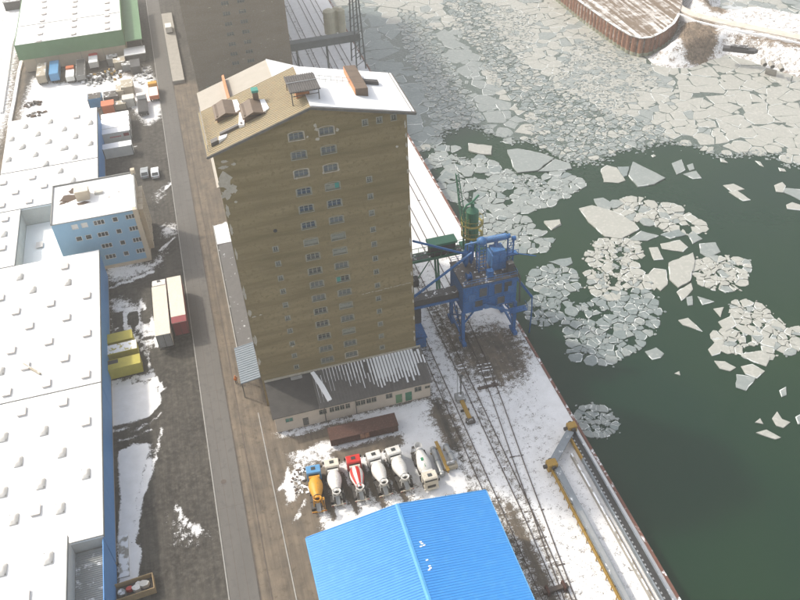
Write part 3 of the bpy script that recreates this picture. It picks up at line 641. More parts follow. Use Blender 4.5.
cluster(Zb([(540,470),(580,455),(640,460),(630,482),(570,490),(535,494)]),2.4,'ice floe in the short row below the oval crushed patch','floes below the oval patch')
cluster(Zb([(632,392),(660,380),(710,398),(735,410),(720,425),(690,425),(650,410)]),3.0,'ice floe in the cluster right below the largest floe','floes below the largest floe')
cluster(Zb([(640,430),(670,412),(700,430),(690,452),(655,455)]),2.2,'ice floe in the small pack under the largest floe tip','pack under the largest floe tip')
cluster(Zc([(230,165),(290,152),(330,165),(372,172),(400,170),(450,200),(505,240),(480,250),(400,240),(340,225),(310,215),(260,200)]),2.6,'ice floe packed along the upper side of the warm-tinted group','floes of the warm-tinted group',('ice_frost','ice_pale'),0.07)
cluster(Zc([(150,320),(190,280),(240,278),(295,285),(305,325),(270,330),(230,358),(160,350)]),1.7,'crumbly ice floe in the beige patch left of mid water','floes of the upper beige patch',('ice_frost','ice_pale'),0.06)
cluster(Zc([(145,380),(200,365),(275,340),(320,390),(350,425),(280,412),(240,415),(230,455),(190,460),(160,410)]),2.0,'ice floe in the beige patch above the big round raft','floes of the lower beige patch',('ice_frost','ice_pale'),0.06)
cluster(Zc([(480,355),(545,335),(590,338),(630,345),(620,410),(560,428),(500,410)]),2.2,'angular ice floe in the square beige pack right of the tall floe','floes of the square beige pack',('ice_frost','ice_pale'),0.06)
cluster(Zc([(85,535),(95,495),(110,495),(170,470),(240,445),(320,436),(345,470),(365,515),(330,560),(300,600),(250,640),(180,655),(110,640),(95,590)]),2.0,'grey ice floe frozen into the big round raft','floes of the big round raft',('ice_grey','ice_pale','ice_grey'),0.06)
cluster(Zc([(-20,385),(0,375),(50,362),(95,375),(105,420),(60,440),(0,430),(-20,415)]),2.2,'grey ice floe in the round lump right of the blue crane','floes of the lump by the crane',('ice_grey','ice_pale'),0.05)
cluster(Zc([(-30,480),(0,450),(40,440),(85,470),(60,510),(20,535),(-30,525)]),1.7,'crushed grey ice floe in the patch nearest the blue crane','floes of the patch by the crane',('ice_grey',),0.06)
cluster(Zc([(600,480),(640,470),(700,500),(712,535),(670,560),(630,550),(612,520)]),2.2,'beige ice floe in the upper half of the lower right group','floes of the lower right group, upper half',('ice_frost','ice_pale'),0.07)
cluster(Zc([(720,545),(760,530),(785,545),(780,600),(770,620),(720,600),(700,570)]),2.2,'beige ice floe at the right side of the lower right group','floes of the lower right group, right side',('ice_frost','ice_pale'),0.07)
cluster(Zc([(545,575),(580,560),(640,575),(700,590),(690,640),(650,630),(600,610),(560,610)]),2.4,'beige ice floe in the middle of the lower right group','floes of the lower right group, middle',('ice_frost','ice_pale'),0.10)
cluster(Zd([(245,215),(265,195),(300,195),(320,215),(335,240),(305,265),(265,255)]),1.5,'crushed ice floe in the lone clump beside the conveyor','floes of the clump by the conveyor',('ice_pale','ice_grey'),0.05)
# ---- the closed ice cover at the top
EDGE=[(420,151),(436,145),(438,135),(453,126),(466,124),(480,126),(489,132),(510,141),(531,139),(540,145),(555,156),(570,160),(585,162),(600,159),(618,150),(640,147),(652,144),(672,141),(690,145),(714,154),(736,154),(752,151),(776,153),(788,163),(800,164),(900,185),(1100,230)]
SHEET=W(EDGE,WL); SHEET=[(45.5,SHEET[0][1]+2)]+SHEET+[(330,SHEET[-1][1]),(330,430),(45.5,430)]
RUB=[W(p,WL) for p in ([(436,145),(430,110),(410,60),(395,25),(410,10),(440,30),(455,70),(470,95),(482,120),(470,123),(455,125)],
     [(478,0),(490,25),(520,60),(560,90),(600,108),(660,125),(672,141),(640,147),(618,150),(600,159),(570,160),(545,148),(530,120),(505,90),(485,60),(465,35),(450,15),(440,0)])]
BIG=[W(p,WL) for p in ([(430,30),(455,28),(478,52),(492,85),(520,112),(530,137),(510,141),(489,131),(475,105),(455,70)],[(350,0),(395,20),(412,62),(432,112),(436,145),(400,150),(330,20)])]
tr=[inpoly(p) for p in RUB]; tb=[inpoly(p) for p in BIG]
def zone(x,y):
    if tb[0](x,y): return 'chain'
    if tb[1](x,y): return 'left'
    if tr[0](x,y): return 'rub0'
    if tr[1](x,y): return 'rub1'
    if x>118 and y<200: return 'right'
    if y>262 or x>175: return 'out'
    return 'mid'
SP=dict(chain=8.0,left=9.0,rub0=1.3,rub1=1.45,right=7.2,mid=3.6,out=11.0)
GP=dict(chain=0.05,left=0.05,rub0=0.26,rub1=0.26,right=0.05,mid=0.05,out=0.05)
ts=inpoly(SHEET)
pen_in=inpoly(pen_base+[(152,225),(175,300),(175,420),(60,420)]); bank_in=inpoly(BANK)
seeds=poisson(lambda x,y: ts(x,y) and not pen_in(x,y) and not bank_in(x,y),(45.5,100,330,430),lambda x,y: sp_loc(x,y)*random.choice((0.3,0.5,0.8,1.3)),42000)
ZM=dict(chain=('ice_pale',),left=('ice_grey',),rub0=('ice_grey','ice_pale'),rub1=('ice_grey','ice_pale','ice_frost'),right=('ice_frost',),mid=('ice_frost',)*4+('ice_pale',),out=('ice_pale',))  # left plates take the shade-tinted tone, right and mid the sun-tinted one
ZL=dict(chain=('broad ice plate in the chain of plates across the ice cover','chain of broad plates'),left=('large smooth ice plate of the cover beside the far quay','plates beside the far quay'),
  right=('large cracked ice plate of the frozen cover below the far bank','cracked plates below the far bank'),mid=('cracked ice plate of the frozen cover near the sheet pile wall','plates near the sheet pile wall'),
  rub0=('larger ice block in the rubble beside the far quay plates','blocks in the left rubble'),rub1=('larger ice block in the rubble belt along the ice edge','blocks in the rubble belt'),out=('ice plate of the frozen cover far up the river','plates far up the river'))
edge_clip=None
for poly,c in vor_cells(seeds,None,lambda x,y:GP[zone(x,y)]):
    z=zone(*c)
    if area(poly)>400: continue
    poly=clip(poly,-1,0,-45.55)
    if len(poly)<3: continue
    if z=='right' and random.random()<0.0: continue
    m=random.choice(ZM[z])
    floes.append(dict(poly=rough(poly,0.06,1.4),z=WL+random.uniform(0.05,0.10)+(0.03 if z.startswith('rub') else 0),m=m,label=ZL[z][0],group=ZL[z][1],pri=-1 if z=='out' else 0))
# crumbs of ice in the rubble, along the ice edge and around the rafts
def crumb(x,y,s,m):
    n=random.choice((4,5,5,6)); a0=random.uniform(0,6.28); e=random.uniform(0.5,1.0); t1=random.uniform(0,3.14)
    p=[]
    for k in range(n):
        a=a0+6.283*k/n+random.uniform(-.3,.3); u=s*math.cos(a)*random.uniform(.7,1.2); v=s*e*math.sin(a)*random.uniform(.7,1.2)
        p.append((x+u*math.cos(t1)-v*math.sin(t1),y+u*math.sin(t1)+v*math.cos(t1)))
    crumbs.append((p,WL+random.uniform(0.05,0.2),m))
crumbs=[]
for k in range(22000):
    x=random.uniform(46,135); y=random.uniform(120,262)
    if not ts(x,y) or pen_in(x,y): continue
    z=zone(x,y)
    if z in ('rub0','rub1') or (z=='mid' and lowf(x,y)<0.42): crumb(x,y,random.uniform(0.15,0.5),random.choice(('ice_grey','ice_pale','ice_frost')))
for f in list(floes):
    if f['pri']!=0 or f['label'] in [v[0] for v in ZL.values()]: continue
    for q in range(2):
        px_,py_=random.choice(f['poly']); a=random.uniform(0,6.28); r_=random.uniform(0,0.7); crumb(px_+r_*math.cos(a),py_+r_*math.sin(a),random.uniform(0.1,0.38),f['m'])
for (xa,ya),(xb,yb) in zip(W(EDGE,WL)[:-2],W(EDGE,WL)[1:-1]):
    for q in range(26):
        t_=random.random(); crumb(xa+(xb-xa)*t_+random.uniform(-2,2),ya+(yb-ya)*t_-abs(random.gauss(0,1.2)),random.uniform(0.12,0.5),random.choice(('ice_grey','ice_pale')))
# slush between the blocks
mb=MB(); mb.add([(x,y,WL+0.03) for x,y in SHEET],[tuple(range(len(SHEET)))]); tag(mb.build('slush','slush'),'grey-green slush between the ice blocks','slush',kind='stuff')
def vis_area(f):
    q=[PX(x,y,WL) for x,y in f['poly']]
    if not any(0<=a<=800 and 0<=b2<=600 for a,b2 in q): return -1
    return area(q)
for f in floes: f['a']=vis_area(f)+f['pri']
floes.sort(key=lambda f:-f['a'])
mbs=MB(); ices=['ice_grey','ice_pale','ice_frost','ice_rim']
def floe_geo(mb,poly,z,mi,ri):
    n=len(poly); cx=sum(p[0] for p in poly)/n; cy=sum(p[1] for p in poly)/n
    ar=sum(poly[i][0]*poly[(i+1)%n][1]-poly[(i+1)%n][0]*poly[i][1] for i in range(n))
    if ar<0: poly=poly[::-1]
    ins=[]
    for x,y in poly:
        d=math.hypot(x-cx,y-cy)+1e-6; k=max(0.0,1-0.16/d); ins.append((cx+(x-cx)*k,cy+(y-cy)*k))
    V=[(x,y,WL-0.15) for x,y in poly]+[(x,y,z-0.03) for x,y in poly]+[(x,y,z) for x,y in ins]
    o_=len(mb.v); mb.v+=V
    for i in range(n):
        j=(i+1)%n; r_=ri if WT[(i//2*37+n*11+int(abs(cx+z)*1000))%997]>0.55 else mi
        mb.f+=[(o_+i,o_+j,o_+n+j,o_+n+i),(o_+n+i,o_+n+j,o_+2*n+j,o_+2*n+i)]; mb.m+=[r_,r_]
    mb.f.append(tuple(o_+2*n+i for i in range(n))); mb.m.append(mi)
for i,f in enumerate(floes):
    if i<300 and f['a']>0:
        cx=sum(p[0] for p in f['poly'])/len(f['poly']); cy=sum(p[1] for p in f['poly'])/len(f['poly'])
        mb=MB(); floe_geo(mb,[(x-cx,y-cy) for x,y in f['poly']],f['z'],0,1)
        o=mb.build('ice_floe',[f['m'],'ice_rim']); o.location=(cx,cy,0)
        tag(o,f['label'],'ice floe',f['group'] or 'separate ice floes')
    else: floe_geo(mbs,f['poly'],f['z'],ices.index(f['m']),3)
for p_,z_,m_ in crumbs:
    if min(q[0] for q in p_)>45.6: mbs.prism(p_,WL-0.1,z_,ices.index(m_))
tag(mbs.build('brash_ice',ices),'small blocks and plates of the broken ice cover','ice',kind='stuff')
# ------------------------------------------------------------------ windows
def win_mesh(wd, ht, lights, cross=True, fr=0.07, fm='frame_pale', arch=0.0, pm_='glass'):
    """frame mesh and pane mesh, local x along the wall, -y outward, origin at centre"""
    a=MB(); a.box(-wd/2,-wd/2+fr,-0.05,0.05,-ht/2,ht/2); a.box(wd/2-fr,wd/2,-0.05,0.05,-ht/2,ht/2)
    a.box(-wd/2+fr,wd/2-fr,-0.05,0.05,ht/2-fr,ht/2); a.box(-wd/2+fr,wd/2-fr,-0.05,0.05,-ht/2,-ht/2+fr)
    for k in range(1,lights):
        x=-wd/2+wd*k/lights; a.box(x-0.05,x+0.05,-0.045,0.045,-ht/2+fr,ht/2-fr)
    if cross:
        a.box(-wd/2+fr,wd/2-fr,-0.035,0.035,ht*0.12-0.025,ht*0.12+0.025)
    p=MB(); p.box(-wd/2+0.02,wd/2-0.02,0.03,0.06,-ht/2+0.02,ht/2-0.02)
    return a.mesh('window',fm), p.mesh('pane',pm_)
def arch_mesh(wd, ht, m):
    a=MB(); n=8; w0=wd/2+0.02; rise=0.18; th=0.13
    pt=lambda t,o:((-w0-o)+(2*w0+2*o)*t, ht/2+rise*(1-(2*t-1)**2)+o*0.6-0.02)
    for k in range(n):
        p0,p1=pt(k/n,0),pt((k+1)/n,0); q0,q1=pt(k/n,th),pt((k+1)/n,th)
        a.hexa([(p0[0],-0.03,p0[1]),(p1[0],-0.03,p1[1]),(p1[0],0.02,p1[1]),(p0[0],0.02,p0[1]),(q0[0],-0.03,q0[1]),(q1[0],-0.03,q1[1]),(q1[0],0.02,q1[1]),(q0[0],0.02,q0[1])])
    for s in (-1,1): a.box(s*w0,s*(w0+th),-0.03,0.02,-ht/2,ht/2)
    a.box(-w0-th,w0+th,-0.10,0.02,-ht/2-0.12,-ht/2)
    return a.mesh('surround',m)
PV={}
def put_window(parent, meshes, loc, rz=0.0, pane_mat=None, sur=None):
    wn=inst('window',meshes[0],parent,loc,rz); pn=inst('pane',meshes[1],wn)
    if pane_mat:
        kk=(meshes[1].name,pane_mat)
        if kk not in PV: PV[kk]=meshes[1].copy(); PV[kk].materials[0]=M[pane_mat]
        pn.data=PV[kk]
    if sur: inst('surround',sur,wn,(0,-0.12,0))
    return wn
def snow_slab(mb, poly3, th=0.1):   # thin slab over a planar polygon
    n=len(poly3); V=[tuple(p) for p in poly3]+[(p[0],p[1],p[2]+th) for p in poly3]
    mb.add(V,[tuple(range(n-1,-1,-1)),tuple(range(n,2*n))]+[(i,(i+1)%n,n+(i+1)%n,n+i) for i in range(n)])
def ccw(p):
    a=sum(p[i][0]*p[(i+1)%len(p)][1]-p[(i+1)%len(p)][0]*p[i][1] for i in range(len(p))); return p if a>0 else p[::-1]
# ------------------------------------------------------------------ grain elevator (front)
EY=93.0; EXR=25.1; EYB=103.8
ROWS=[5.4+0.946*z for z in (44.1,41.2,38.3,35.3,32.4,29.5,26.5,23.75,21.0,18.35,15.6,12.85,10.1,7.3,4.55,1.9)]
el=thing('grain_elevator','tall brown windowed grain elevator with half snowy gable roof','grain elevator',(0,EY,0))
RID=12.7; zl,zrg,zr_=46.9,51.0,47.75
def roofz(x): return zl+(zrg-zl)*(x+0.1)/(RID+0.1) if x<RID else zrg+(zr_-zrg)*(x-RID)/(26.1-RID)
TW,TH,SW,SH=1.85,1.0,0.62,0.72
holes=[]; wins=[]
for x in (10.6,14.5):
    for k,z in enumerate(ROWS): holes.append((x-TW/2,x+TW/2,z-TH/2,z+TH/2)); wins.append((x,z,'t',k))
for x,rows in ((19.53,ROWS[3:]),(5.62,ROWS[6:])):
    for k,z in enumerate(rows): holes.append((x-SW/2,x+SW/2,z-SH/2,z+SH/2)); wins.append((x,z,'s',k))
for x in (19.55,21.45,23.35): holes.append((x-SW/2,x+SW/2,47.7-SH/2-0.35,47.7+SH/2-0.35)); wins.append((x,47.35,'s',99))
mb=MB(); s1=(zrg-zl)/(RID+0.1); s2=(zr_-zrg)/(26.1-RID)
clips=[(-s1,1,zl+s1*0.1-0.12),(-s2,1,zrg-s2*RID-0.12)]
# triple and single window columns do not share levels: cut the wall in vertical strips
strips=[(0,8,[h for h in holes if h[1]<8]),(8,12.6,[h for h in holes if 8<h[0] and h[1]<12.6]),(12.6,17,[h for h in holes if 12.6<h[0] and h[1]<17]),(17,20.5,[h for h in holes if 17<h[0] and h[1]<20.5]),(20.5,EXR,[h for h in holes if 20.5<h[0]])]
for a,b2,hs in strips:
    wall_mesh(mb,(a,0,0),(1,0,0),b2-a,0,51,[(h[0]-a,h[1]-a,h[2],h[3]) for h in hs],0.28,[(c[0],c[1],c[2]-c[0]*a) for c in clips])
dY=EYB-EY
mb.add([(0,0,0),(0,dY,0),(0,dY,zl-0.1),(0,0,zl-0.1)],[(3,2,1,0)]); mb.add([(EXR,0,0),(EXR,dY,0),(EXR,dY,47.8),(EXR,0,47.8)],[(0,1,2,3)])
mb.add([(0,dY,0),(EXR,dY,0),(EXR,dY,47.8),(RID,dY,50.8),(0,dY,zl-0.1)],[(4,3,2,1,0)])
mb.build('wall','elev_wall',el)
tm=win_mesh(TW,TH,3,pm_='pane_dusty'); smh=win_mesh(SW,SH,2,pm_='pane_dusty'); ar_=arch_mesh(TW,TH,M['frame_pale']); ar2=arch_mesh(TW,TH,M['plaster_pale']); sq=MB(); 
for s in (-1,1): sq.box(s*SW/2,s*(SW/2+0.12),-0.03,0.02,-SH/2,SH/2)
sq.box(-SW/2-0.12,SW/2+0.12,-0.03,0.02,SH/2,SH/2+0.13); sq.box(-SW/2-0.12,SW/2+0.12,-0.09,0.02,-SH/2-0.12,-SH/2); sq=sq.mesh('surround','frame_pale')
for x,z,k,i in wins:
    pm_=random.choice((None,None,None,'glass','glass','frame_pale'))
    wn=put_window(el,tm if k=='t' else smh,(x,0.14,z),0,pm_,(ar2 if (i in (0,2) or (x>12 and i==15)) else ar_) if k=='t' else sq)
bm_=MB().box(-0.28,0.28,-0.02,0.01,-0.40,0.40).mesh('board','glass_teal')
inst('board',bm_,el,(13.85,0.10,ROWS[9])); inst('board',bm_,el,(15.1,0.10,ROWS[3]))
mb=MB()
def patch(mb,cx,cz,rx,rz,n=11,y=-0.02):
    p=blob(cx,cz,rx,rz,n+4,0.4); mb.yprism(p,y-0.03*random.random(),0.02)
for z in (46.9+0.5,46.0): patch(mb,13.25,z+0.2,0.25,0.22)
patch(mb,13.15,48.2,0.2,0.35); patch(mb,15.9,47.05,0.2,0.2); patch(mb,12.0,46.8,0.15,0.15)
for cx,cz,rx,rz in ((1.2,45.4,0.5,0.2),(2.3,44.8,0.25,0.22),(1.0,44.6,0.55,0.25),(0.9,42.6,0.85,1.2),(0.6,40.6,0.6,0.7),(1.5,41.2,0.55,0.7),(1.6,39.2,0.2,0.2),(0.35,38,0.25,0.9),(0.3,35,0.2,0.8),(0.25,31,0.15,0.8),(0.2,24,0.2,1.1),(0.3,20,0.3,0.6),(0.8,19.2,0.35,0.12),(1.8,19.3,0.2,0.1),(0.25,14.5,0.25,0.9),(0.2,10,0.2,0.7)): patch(mb,cx,cz,rx,rz)
for z in (46,44.5,43,41,39,33,30,27,24.5,21,18,15.5,12,9,7.5): patch(mb,EXR-0.14-random.random()*0.1,z,0.12,random.uniform(0.25,0.8))
for k in range(16): patch(mb,17.3+k*0.48+random.uniform(-.1,.1),19.0+0.02*k+random.uniform(-.05,.05),0.22,0.05)
for x,z in ((9.9,ROWS[2]-0.55),(11.5,ROWS[2]-0.5),(13.5,ROWS[2]-.5),(15.5,ROWS[2]-.45),(5.6,ROWS[13]-0.6),(11.6,ROWS[12]-.5),(23.6,43)): patch(mb,x,z,0.16,0.16)
tag(mb.build('bare_plaster_patch','plaster_pale',el),kind='stuff')
tag(MB().tube((6.0,-0.05,33.5),(6.0,0.2,33.5),0.28,0.28,12).build('vent_hole','belt',el))
# roof: left slope sheet metal with standing seams, right slope snow
mb=MB(); y0,y1=-0.75,dY+0.2
mb.yprism([(-0.7,roofz(-0.7)-0.02),(RID,zrg),(RID,zrg+0.16),(-0.7,roofz(-0.7)+0.14)],y0,y1)
rl=mb.build('roof','olive_roof',el)
mb=MB()
for k in range(38):
    y=y0+0.2+k*0.41
    if y<y1: mb.beam((-0.7,y,roofz(-0.7)+0.17),(RID,y,zrg+0.19),0.06,0.07)
tag(mb.build('standing_seams','olive_roof',rl),kind='stuff')
mb=MB(); mb.yprism([(RID,zrg),(26.1,zr_),(26.1,zr_+0.16),(RID,zrg+0.16)],y0,y1); rr=mb.build('roof','brown_sheet',el)
mb=MB(); mb.yprism([(RID+0.05,zrg+0.162),(25.6,roofz(25.6)+0.162),(25.6,roofz(25.6)+0.28),(RID+0.05,zrg+0.32)],y0+0.15,y1-0.1); mb.yprism([(25.75,roofz(25.75)+0.162),(26.0,roofz(26.0)+0.162),(26.0,roofz(26)+0.26),(25.75,roofz(25.75)+0.26)],y0+0.2,y1-0.1)
mb.build('snow_cover','roof_snow',rr)
mb=MB(); mb.beam((-0.7,y0-0.05,roofz(-0.7)+0.02),(RID,y0-0.05,zrg+0.04),0.1,0.34); mb.beam((RID,y0-0.05,zrg+0.04),(26.15,y0-0.05,zr_+0.02),0.1,0.34)
mb.beam((-0.75,y0,roofz(-0.7)),(-0.75,y1,roofz(-0.7)),0.12,0.25); mb.beam((26.16,y0,zr_+0.02),(26.16,y1,zr_+0.02),0.12,0.25)
mb.build('fascia','fascia',el)
mb=MB()   # left eave guard rail
for k in range(7): mb.beam((-0.4,0.2+k*1.65,roofz(-0.4)+0.1),(-0.4,0.2+k*1.75,roofz(-0.4)+1.1),0.06,0.06)
for h in (0.6,1.1): mb.beam((-0.4,0.2,roofz(-0.4)+h),(-0.4,10.2,roofz(-0.4)+h),0.05,0.05)
mb.build('guard_rail','galv',el)
def dormer(x0,x1,ya,yb,h):
    d=MB(); b0=roofz(x0)+0.1; b1=roofz(x1); top=b1+h; d.yprism([(x0,b0),(x1,b1),(x1,top),(x0,top-0.0)],ya,yb); o=d.build('dormer','brown_sheet',el)
    MB().yprism([(x0-0.25,top-0.45),((x0+x1)/2,top+0.25),(x1+0.25,top-0.1),(x1+0.25,top+0.08),((x0+x1)/2,top+0.43),(x0-0.25,top-0.28)],ya-0.3,yb+0.2).build('dormer_roof','brown_sheet',o)
    MB().box(x0-0.05,x0-0.01,ya+0.1,yb-0.1,b0,max(b0+0.2,top-0.5)).build('dormer_lit_side','brick_sunlit',o)  # orange plate paints the sunlight on the left face
    MB().box(x0+0.3,x1-0.3,ya-0.03,ya,b1+0.1,b1+h*0.55).build('louvre','belt',o)
    sn=MB(); sn.prism([(x1+0.1,ya-0.1),(x1+0.9,ya+0.6),(x1+0.7,yb-0.1),(x1+0.1,yb)],roofz(x1+0.1)+0.05,roofz(x1+0.7)+0.32); sn.build('snow_drift','roof_snow',o)
dormer(1.5,3.9,6.0,9.4,0.35); dormer(4.8,7.2,2.9,6.2,0.4)
pp=MB(); pp.box(6.5,7.2,6.0,6.9,48.5,50.9); pv=pp.build('vent_stack','brown_sheet',el); MB().box(6.42,7.28,5.92,6.98,50.9,51.2).build('cap','glass_teal',pv)
mb=MB(); mb.yprism([(1.4,roofz(1.4)+0.15),(4.4,roofz(4.4)+0.15),(4.4,roofz(4.4)+0.55),(1.4,roofz(1.4)+0.55)],2.4,2.9); mb.build('upstand','dark_panel',el)
mb=MB(); mb.yprism([(0.1,roofz(0.1)+0.15),(1.0,roofz(1)+0.15),(1.0,roofz(1)+0.7),(0.1,roofz(0.1)+0.7)],1.0,1.9); mb.build('roof_hatch','dark_panel',el)
mb=MB(); mb.prism([(1.1,1.0),(2.1,1.5),(2.3,2.2),(1.2,1.9)],roofz(1.2)+0.1,roofz(2.0)+0.35); mb.prism([(3.9,2.3),(4.6,2.2),(5.0,5.4),(4.4,5.6)],roofz(4.2)+0.1,roofz(4.6)+0.4); tag(mb.build('snow_drift','roof_snow',el))
# raised corrugated canopy on the ridge
cn=MB()
for k in range(13):
    x=10.75+k*0.29; cn.box(x,x+0.16,1.2,5.9,52.40,52.50)
cn.box(10.7,14.55,1.2,5.9,52.32,52.40); co=cn.build('ridge_canopy','dark_panel',el)
for x in (10.9,14.3):
    for y in (1.4,5.7): MB().beam((x,y,roofz(x)+0.1),(x,y,52.35),0.12,0.12).build('canopy_post','fascia',co)
MB().beam((10.9,1.8,51.6),(14.3,1.8,51.6),0.08,0.08).build('canopy_rail','fascia',co)
MB().box(11.6,13.3,2.6,4.8,50.6,51.9).build('hatch_box','brick_sunlit',co)
MB().box(10.7,14.55,3.7,3.8,52.50,52.56).build('joint_strip','galv',co)
mb=MB()
for k in range(8): mb.beam((14.6+k*0.75,6.6-k*0.05,roofz(14.6+k*.75)+0.2),(14.6+k*0.75,6.6-k*0.05,roofz(14.6+k*.75)+1.2),0.05,0.05)
for h in (0.7,1.2): mb.beam((14.6,6.6,roofz(14.6)+h),(19.9,6.25,roofz(19.9)+h),0.05,0.05)
mb.build('walkway_rail','galv',el)
rh=MB()
for k in range(4): rh.yprism([(19.3,roofz(19.3)+0.1),(20.9,roofz(20.9)+0.1),(20.9,roofz(20.9)+1.5),(19.3,roofz(19.3)+1.25)],3.0+k*1.75,4.72+k*1.75)
ro=rh.build('roof_house','brown_sheet',el); MB().yprism([(19.24,roofz(19.3)+0.2),(19.3,roofz(19.3)+0.2),(19.3,roofz(19.3)+1.2),(19.24,roofz(19.3)+1.2)],3.1,9.9).build('brick_lit_side','brick_sunlit',ro)  # left plate coloured orange as if sunlit
sk=MB(); sk.yprism([(21.3,roofz(21.3)+0.2),(23.2,roofz(23.2)+0.2),(23.2,roofz(23.2)+0.8),(21.3,roofz(21.3)+0.8)],6.6,7.6); so_=sk.build('roof_light','dark_panel',el); MB().yprism([(21.3,roofz(21.3)+0.805),(23.2,roofz(23.2)+0.805),(23.2,roofz(23.2)+0.9),(21.3,roofz(21.3)+0.9)],7.1,7.6).build('snow_cap','roof_snow',so_)
# lower rear block
SX=21.0; ry0,ry1=EYB-EY+0.02,134-EY; mb=MB()
mb.box(0.02,SX,ry0,ry1,0,34.9); mb.yprism([(0.02,34.9),(SX,34.9),(12,38.7)],ry0,ry1); mb.build('rear_block','elev_wall2',el)
mb=MB(); mb.yprism([(-0.4,34.8),(12,38.75),(12,38.95),(-0.4,35.0)],ry0+0.05,ry1+0.4); mb.build('rear_roof','grey_roof',el)
mb=MB(); mb.yprism([(12,38.75),(SX+0.4,34.85),(SX+0.4,35.15),(12,39.1)],ry0+0.05,ry1+0.4); mb.build('rear_roof','roof_snow',el)
mb=MB(); mb.yprism([(4.2,36.0),(4.6,36.15),(4.6,37.6),(4.2,37.4)],ry0+0.05,ry1+0.3); mb.build('fire_wall','brick_sunlit',el)
# ------------------------------------------------------------------ loading dock and canopy along the left wall
dk=thing('loading_dock','long narrow loading dock with snowy end along the elevator wall','loading dock',(-1.5,107,0))
MB().box(-1.35,1.45,0,37,0,1.1).build('platform','dock_deck',dk)
MB().box(-1.35,1.45,30.5,37,1.1,1.2).build('snow_cover','roof_snow',dk)
MB().box(-1.55,-1.36,-1,37.2,0,1.25).build('edge_beam','kerb',dk)
cp=thing('dock_canopy','blue-grey ribbed canopy roof at the front left corner of elevator','canopy',(-1.7,96,0))
mb=MB(); mb.yprism([(-1.65,3.5),(1.6,4.0),(1.6,4.1),(-1.65,3.6)],-0.4,8.2)
for k in range(17): mb.beam((-1.65,-0.3+k*0.52,3.63),(1.6,-0.3+k*0.52,4.13),0.07,0.07)
M['canopy_sheet']=mat('blue_grey_sheet',(0.13,0.17,0.20),(0.18,0.21,0.24),0.8,0.55); mb.build('roof','canopy_sheet',cp)
for y in (0,3.9,7.8): MB().beam((-1.5,y,0),(-1.5,y,3.5),0.16,0.16).build('post','fascia',cp)
# ------------------------------------------------------------------ rear elevator
re=thing('grain_elevator','second brown grain elevator rising out of the top of the photo','grain elevator',(0,205,0))
mb=MB(); holes=[]
for x in (10.6,14.5):
    for z in ROWS: holes.append((x-TW/2,x+TW/2,z-TH/2,z+TH/2))
for a,b2 in ((0,8),(8,12.6),(12.6,EXR)):
    wall_mesh(mb,(a,0,0),(1,0,0),b2-a,0,47,[(h[0]-a,h[1]-a,h[2],h[3]) for h in holes if a<h[0]<b2],0.28)
mb.add([(0,0,0),(0,70,0),(0,70,47),(0,0,47)],[(3,2,1,0)]); mb.add([(EXR,0,0),(EXR,70,0),(EXR,70,47),(EXR,0,47)],[(0,1,2,3)])
mb.yprism([(0,47),(EXR,47),(RID,51)],0,70); mb.build('wall','elev_wall2',re)
for x in (10.6,14.5):
    for z in ROWS: put_window(re,tm,(x,0.14,z))
mb=MB(); mb.yprism([(-0.7,46.9),(RID,51.0),(RID,51.2),(-0.7,47.1)],-0.7,70.5); mb.build('roof','olive_roof',re)
mb=MB(); mb.yprism([(RID,51.0),(25.8,46.9),(25.8,47.2),(RID,51.3)],-0.7,70.5); mb.build('roof','roof_snow',re)
for cx in (2.0,3.4): MB().box(cx,cx+0.95,-0.12,0.05,1.2,2.4).build('shutter','frame_pale',re)
mb=MB()
for k in range(26): patch(mb,random.uniform(5,23),random.uniform(4,30),random.uniform(0.1,0.45),random.uniform(0.04,0.12))
tag(mb.build('bare_plaster_patch','plaster_pale',re),kind='stuff')
# concrete ramp strip beside it
tag(MB().box(-6.1,-3.0,214,262,0,0.9).build('raised_strip','concrete'),'raised concrete strip with pale kerb beside the rear elevator','ramp')
vn=thing('parked_van','small white van on the concrete strip beside the rear elevator','van',(-4.6,248,0.9))
mb=MB(); mb.xprism([(-2.3,0.35),(2.3,0.35),(2.3,1.0),(1.6,1.2),(1.0,2.0),(-2.3,2.0)],-0.9,0.9); mb.build('body','paint_white',vn,bevel=0.06)
MB().add([(-0.8,1.64,1.22),(0.8,1.64,1.22),(0.75,1.08,1.95),(-0.75,1.08,1.95)],[(0,1,2,3)]).build('windscreen','glass',vn)
wheel_me=None
def wheel_mesh(r,wd):
    a=MB().lathe((-wd/2,0,0),(1,0,0),[(0,r*0.62),(0,r*0.95),(wd*0.15,r),(wd*0.85,r),(wd,r*0.95),(wd,r*0.62)],16); return a.mesh('tyre','tyre',True)
def rim_mesh(r,wd):
    return MB().lathe((-wd/2+0.02,0,0),(1,0,0),[(0,r*0.2),(0.01,r*0.6),(wd-0.05,r*0.6),(wd-0.04,r*0.2)],12).mesh('rim','rim')
WM={}
def wheel(parent,x,y,r,wd,name='wheel'):
    k=(r,wd)
    if k not in WM: WM[k]=(wheel_mesh(r,wd),rim_mesh(r,wd))
    o=inst(name,WM[k][0],parent,(x,y,r)); inst('rim',WM[k][1],o); return o
for x in (-0.8,0.8):
    for y in (-1.5,1.5): wheel(vn,x,y,0.35,0.22)
